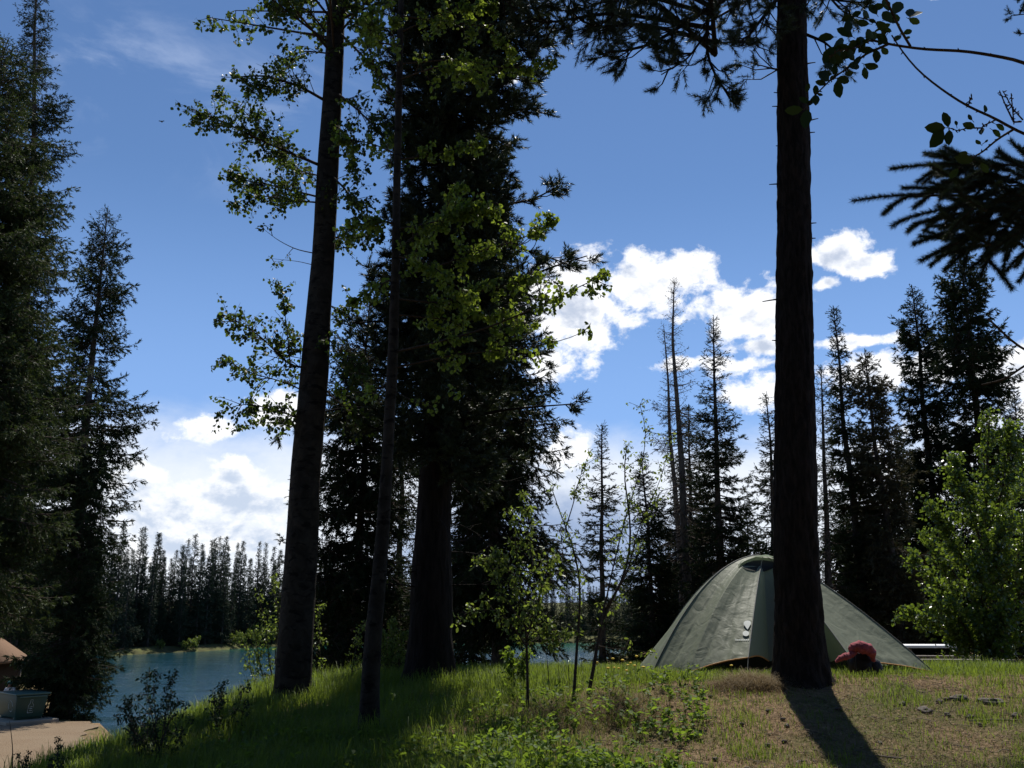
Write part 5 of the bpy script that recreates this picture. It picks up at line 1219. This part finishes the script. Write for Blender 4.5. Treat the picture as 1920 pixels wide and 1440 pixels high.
# ------------------------------------------------------------------ stones and sticks on the bare ground
for k, (px, py, sx_, sz_, lb) in enumerate([(1733, 1334, .10, .035, 'flat grey stone nearest the camera, left of the row of stones'), (1762, 1318, .05, .03, 'small dark stone left of the middle in the row right of the trunk'), (1798, 1313, .09, .045, 'dark humped stone in the middle of the row of stones'),
                                           (1858, 1318, .12, .035, 'long pale tipped stone at the right end of the row'), (1693, 1322, .045, .025, 'small dark stone at the left end of the row'), (1776, 1343, .05, .025, 'small mossy stone in front of the row'),
                                           (1820, 1345, .05, .022, 'small pale stone in front of the humped one'), (1475, 1362, .035, .02, 'little stone left of the trunk shadow'), (1650, 1395, .03, .018, 'little pale stone by the end of the trunk shadow'), (1905, 1345, .05, .03, 'stone at the right edge of the bare ground')]):
    Y = 6.0
    while Y < 12:
        a_ = at(px, py, Y)
        if a_[2] < float(H(a_[0], Y)): break
        Y += .02
    P0 = g(a_[0], Y); mb = MB(); mb.add(*lump((0, 0, 0), (sx_, sx_ * .55, sz_), 10 + k, .55, 2.2, 28, 18))
    o = mb.build('stone', M['stone'], None, smooth=True); o.location = tuple(P0); tag(o, lb, 'stone', 'stones on the bare ground'); o.rotation_euler[2] = float(rng.uniform(0, 3))
for k, (px, Y, L, rz, lb) in enumerate([(1790, 10.3, .5, .2, 'thin dry stick lying in the grass before the tent end'), (1700, 10.4, .22, -.3, 'short pale stick below the tent end'), (1650, 7.2, .25, 2.5, 'pale curved stick by the tip of the trunk shadow'),
                                       (1880, 8.2, .6, .1, 'long thin stick on the bare ground at the right'), (1500, 7.1, .2, .8, 'short stick beside the left of the trunk shadow'), (1330, 8.3, .3, .3, 'thin stick in the dead grass left of the trunk')]):
    P0 = gp(px, Y, 1340); mb = MB(); tubes(mb, [[(-L / 2, 0, .012), (-L / 6, .02, .016), (L / 6, -.01, .014), (L / 2, .03, .010)]], [[.007, .008, .006, .003]], 6, True)
    o = mb.build('stick', M['dead_wood'], None, smooth=True); o.location = tuple(P0); o.rotation_euler[2] = rz; tag(o, lb, 'stick')

# ------------------------------------------------------------------ grass and ground cover
def blades(mb, rng, X, Y_, hh, ww, lean=.35, curve=.5, z=None):
    n = len(X)
    if n == 0: return
    Z = H(X, Y_) - .01 if z is None else z
    B = np.stack([X, Y_, Z], -1); a = rng.uniform(0, 2 * pi, n); o = np.stack([np.cos(a), np.sin(a), np.zeros(n)], -1)
    s = np.stack([-np.sin(a + rng.normal(0, .5, n)), np.cos(a), np.zeros(n)], -1) * (ww / 2)[:, None]
    l = rng.uniform(.1, 1, n) * lean
    up = np.array((0, 0, 1.))
    P1 = B + up * (hh * .45)[:, None] + o * (hh * .3 * l)[:, None]
    P2 = B + up * (hh * .8)[:, None] + o * (hh * (.3 * l + curve * l * .5))[:, None]
    P3 = B + up * (hh * (1 - .3 * l))[:, None] + o * (hh * (.3 * l + curve * l * 1.3))[:, None]
    V = np.stack([B - s, B + s, P1 - s * .85, P1 + s * .85, P2 - s * .55, P2 + s * .55, P3], 1).reshape(-1, 3)
    b = np.arange(n)[:, None] * 7; base_ = mb.n
    mb.add(V, np.concatenate([b + np.array([[0, 1, 3, 2]]), b + np.array([[2, 3, 5, 4]])])); mb.more(b + np.array([[4, 5, 6]]), base_)
def sample(rng, n, y0, y1, x0f=-.62, x1f=.62, pw=1.0):
    y = y0 + (y1 - y0) * rng.uniform(0, 1, n) ** pw; x = rng.uniform(x0f, x1f, n) * y; return x, y
rng = np.random.default_rng(123)
def lush(x, y):
    n_ = fbm(x * .9, y * .9, 0, 40); n2 = fbm(x * 2.6, y * 2.6, 0, 41)
    left = 1 - sstep(.0, 3.0, x + (n_ - .5) * 3)
    band = sstep(9.2, 10.2, y + (n_ - .5) * 1.4)
    near = (1 - sstep(6.8, 8.2, y)) * sstep(.0, 1.0, x)
    v = np.maximum(np.maximum(left * (1 - .85 * near), band), .24 + .6 * sstep(.47, .60, fbm(x * 1.7, y * 1.7, 0, 44))) 
    brown = np.exp(-(((x - .9) / 1.0) ** 2 + ((y - 8.4) / .8) ** 2)) * .6
    patch_ = sstep(.56, .66, n_) * .35
    return np.clip((v - brown + patch_) * (.55 + 1.0 * (n2 - .25)), 0, 1)
x, y = sample(rng, 330000, 5.6, 19, pw=1.15)
Lu = lush(x, y); d_ = x - xL(y)
keep = (rng.uniform(0, 1, len(x)) < Lu) & (d_ > -2.5)
x, y, Lu = x[keep], y[keep], Lu[keep]
tall = 1 - sstep(-1.0, 1.6, x)
hh = (.45 + 1.1 * fbm(x * 2.1, y * 2.1, 0, 91)) * (.04 + .06 * Lu + .11 * tall * rng.uniform(.3, 1, len(x)) ** 2 + .05 * sstep(10, 12, y)) * rng.uniform(.5, 1.3, len(x))
mb = MB(); blades(mb, rng, x, y, hh, .0035 + .003 * rng.uniform(0, 1, len(x)), .8, .6)
x, y = sample(rng, 5000, 19, 40, .05, .62); blades(mb, rng, x, y, rng.uniform(.1, .35, len(x)), np.full(len(x), .012), .7)
o = mb.build('grass', M['grass'], None); tag(o, 'green grass growing over the bank and round the tent', 'grass', kind='stuff')
# tall coarse grass along the edge of the bank
mb = MB(); y = rng.uniform(6.2, 14.5, 16000); x = xL(y) + rng.normal(.15, .45, len(y))
k_ = (rng.uniform(0, 1, len(y)) < sstep(.35, .6, fbm(x * 1.6, y * 1.6, 0, 77)) + .15); x, y = x[k_], y[k_]
ok_ = x > -.46 * y - .1; x, y = x[ok_], y[ok_]
blades(mb, rng, x, y, rng.uniform(.08, .26, len(x)) * np.interp(y, [6.5, 8.5, 13], [.6, .9, 1.1]), rng.uniform(.005, .010, len(x)), .9, .6)
y = rng.uniform(11.8, 15.5, 9000); x = rng.uniform(-3.2, .8, len(y)); blades(mb, rng, x, y, rng.uniform(.10, .26, len(x)), rng.uniform(.005, .009, len(x)), .8, .6)
o = mb.build('tall_grass', M['grass'], None); tag(o, 'tall coarse grass along the edge of the bank above the lake', 'grass', kind='stuff')
# dry grass and needle litter
mb = MB(); x, y = sample(rng, 110000, 5.6, 13); k_ = (rng.uniform(0, 1, len(x)) > lush(x, y) * .9) & (x - xL(y) > -1); x, y = x[k_], y[k_]
blades(mb, rng, x, y, rng.uniform(.012, .055, len(x)), rng.uniform(.002, .0045, len(x)), 2.2, 1.4)
# the tussock of dead grass left of the trunk
y = rng.normal(9.3, .13, 3500); x = rng.normal(at(1405, 1270, 9.3)[0], .28, 3500); blades(mb, rng, x, y, rng.uniform(.05, .16, 3500) * np.exp(-((x - x.mean()) / .3) ** 2) + .02, np.full(3500, .003), 2.0, 1.2)
y = rng.normal(8.7, .3, 3000); x = rng.normal(at(1090, 1320, 8.7)[0], .35, 3000); blades(mb, rng, x, y, rng.uniform(.04, .18, 3000), np.full(3000, .003), 1.8, 1.0)
o = mb.build('dry_grass', M['dry_grass'], None); tag(o, 'dry straw coloured grass on the bare ground around the trunk', 'dry grass', kind='stuff')
mb = MB(); x, y = sample(rng, 90000, 5.6, 12.5); k_ = (rng.uniform(0, 1, len(x)) > lush(x, y)) & (x - xL(y) > -.6); x, y = x[k_], y[k_]; n_ = len(x)
a = rng.uniform(0, 2 * pi, n_); L = rng.uniform(.012, .05, n_); Wd = rng.uniform(.003, .010, n_); z = H(x, y) + rng.uniform(.002, .022, n_)
o3 = np.stack([np.cos(a), np.sin(a), rng.normal(0, .35, n_)], -1); s3 = np.stack([-np.sin(a), np.cos(a), rng.normal(0, .35, n_)], -1); B = np.stack([x, y, z], -1)
V = np.stack([B - o3 * (L / 2)[:, None], B + s3 * (Wd / 2)[:, None], B + o3 * (L / 2)[:, None], B - s3 * (Wd / 2)[:, None]], 1); mb.add(V.reshape(-1, 3), np.arange(n_ * 4).reshape(-1, 4))
o = mb.build('leaf_litter', M['litter'], None); tag(o, 'brown needles, bark bits and dead leaves scattered over the bare ground', 'leaf litter', kind='stuff')
mb = MB(); x, y = sample(rng, 2600, 5.8, 11.5); k_ = (x - xL(y) > -.2) & (rng.uniform(0, 1, len(x)) > lush(x, y) * .8); x, y = x[k_], y[k_]; n_ = len(x)
a = rng.uniform(0, 2 * pi, n_); L = rng.uniform(.04, .20, n_); z = H(x, y) + rng.uniform(.006, .02, n_); o3 = np.stack([np.cos(a), np.sin(a), rng.normal(0, .12, n_)], -1); B = np.stack([x, y, z], -1)
kk = rng.normal(0, .12, (n_, 3)) * L[:, None]; kk[:, 2] = abs(kk[:, 2]) * .4
tubes(mb, np.stack([B - o3 * (L / 2)[:, None], B + kk, B + o3 * (L / 2)[:, None]], 1), np.stack([np.full(n_, .003), np.full(n_, .0026), np.full(n_, .0012)], 1), 4)
for k in range(20):
    xx, yy = rng.uniform(.6, 4.4), rng.uniform(6.4, 9.4); mb.add(*lump((xx, yy, float(H(xx, yy)) + .014), (.024, .014, .013), k, .35, 5, 12, 8))
o = mb.build('twig_litter', M['dead_wood'], None); tag(o, 'fallen twigs and cones lying over the bare ground and short grass', 'twig litter', kind='stuff')
# leafy weeds in the foreground
mb = MB(); x, y = sample(rng, 4200, 5.8, 10.5, -.36, .20); wn = fbm(x * 1.3, y * 1.3, 0, 60)
k_ = (rng.uniform(0, 1, len(x)) < sstep(.36, .62, wn) * np.clip(1.0 - (y - 6) * .22, .1, 1)) & (x - xL(y) > -.8); x, y = x[k_], y[k_]; n_ = len(x)
hgt = rng.uniform(.04, .20, n_); per = 9; bi = np.repeat(np.arange(n_), per); k = len(bi); fr = rng.uniform(.25, 1, k)
wob = rng.normal(0, .12, (n_, 2)); C = np.stack([x[bi] + wob[bi, 0] * hgt[bi] * fr, y[bi] + wob[bi, 1] * hgt[bi] * fr, H(x, y)[bi] + hgt[bi] * fr], -1)
a = rng.uniform(0, 2 * pi, k); Ax = np.stack([np.cos(a), np.sin(a), rng.uniform(-.4, 1.2, k)], -1)
leaves(mb, rng, C, Ax, unit(np.stack([rng.normal(0, .6, k), rng.normal(0, .6, k), np.ones(k)], -1)), rng.uniform(.022, .062, k), 'oval', .15)
B0 = np.stack([x, y, H(x, y) - .01], -1); E0 = np.stack([x + wob[:, 0] * hgt, y + wob[:, 1] * hgt, H(x, y) + hgt], -1); tubes(mb, np.stack([B0, (B0 + E0) / 2, E0], 1), np.tile(np.array([.002, .0017, .001]), (n_, 1)), 3)
o = mb.build('weeds', M['weed'], None); tag(o, 'low broad leaved weeds filling the grass in the foreground', 'weeds', kind='stuff')
# dandelions by the tent
proto = None
spots = [(1140, 10.3), (1152, 10.6), (1160, 10.4), (1168, 10.8), (1175, 10.2), (1183, 10.7), (1178, 11.0), (1190, 10.4), (1206, 10.1), (1150, 11.2), (1372, 9.9), (1195, 11.3), (1120, 10.9), (700, 8.2)]
for k, (px, Y) in enumerate(spots):
    P0 = gp(px, Y, 1262)
    if proto is None:
        proto = thing('dandelion', 'yellow dandelion in the grass left of the tent', 'flower', P0, 'dandelions left of the tent')
        mb = MB(); tubes(mb, [[(0, 0, 0), (.005, .003, .08), (.003, .0, .16)]], [[.0025, .002, .002]], 5); mb.build('stem', M['weed'], proto)
        mb = MB(); mb.add(*lump((.003, 0, .165), (.018, .018, .009), 3, .15, nu=14, nv=8)); mb.build('flower_head', M['yellow'], proto, smooth=True)
    elif k == 10: dup(proto, P0, 1.0, (1, .8), 'yellow dandelion standing in front of the hem of the tent')
    elif k == 13: dup(proto, P0, 1.0, (1, .5), 'yellow dandelion beside the thin aspen stem')
    else: dup(proto, P0, rng.uniform(0, 6), (rng.uniform(.8, 1.2), rng.uniform(.7, 1.3)))
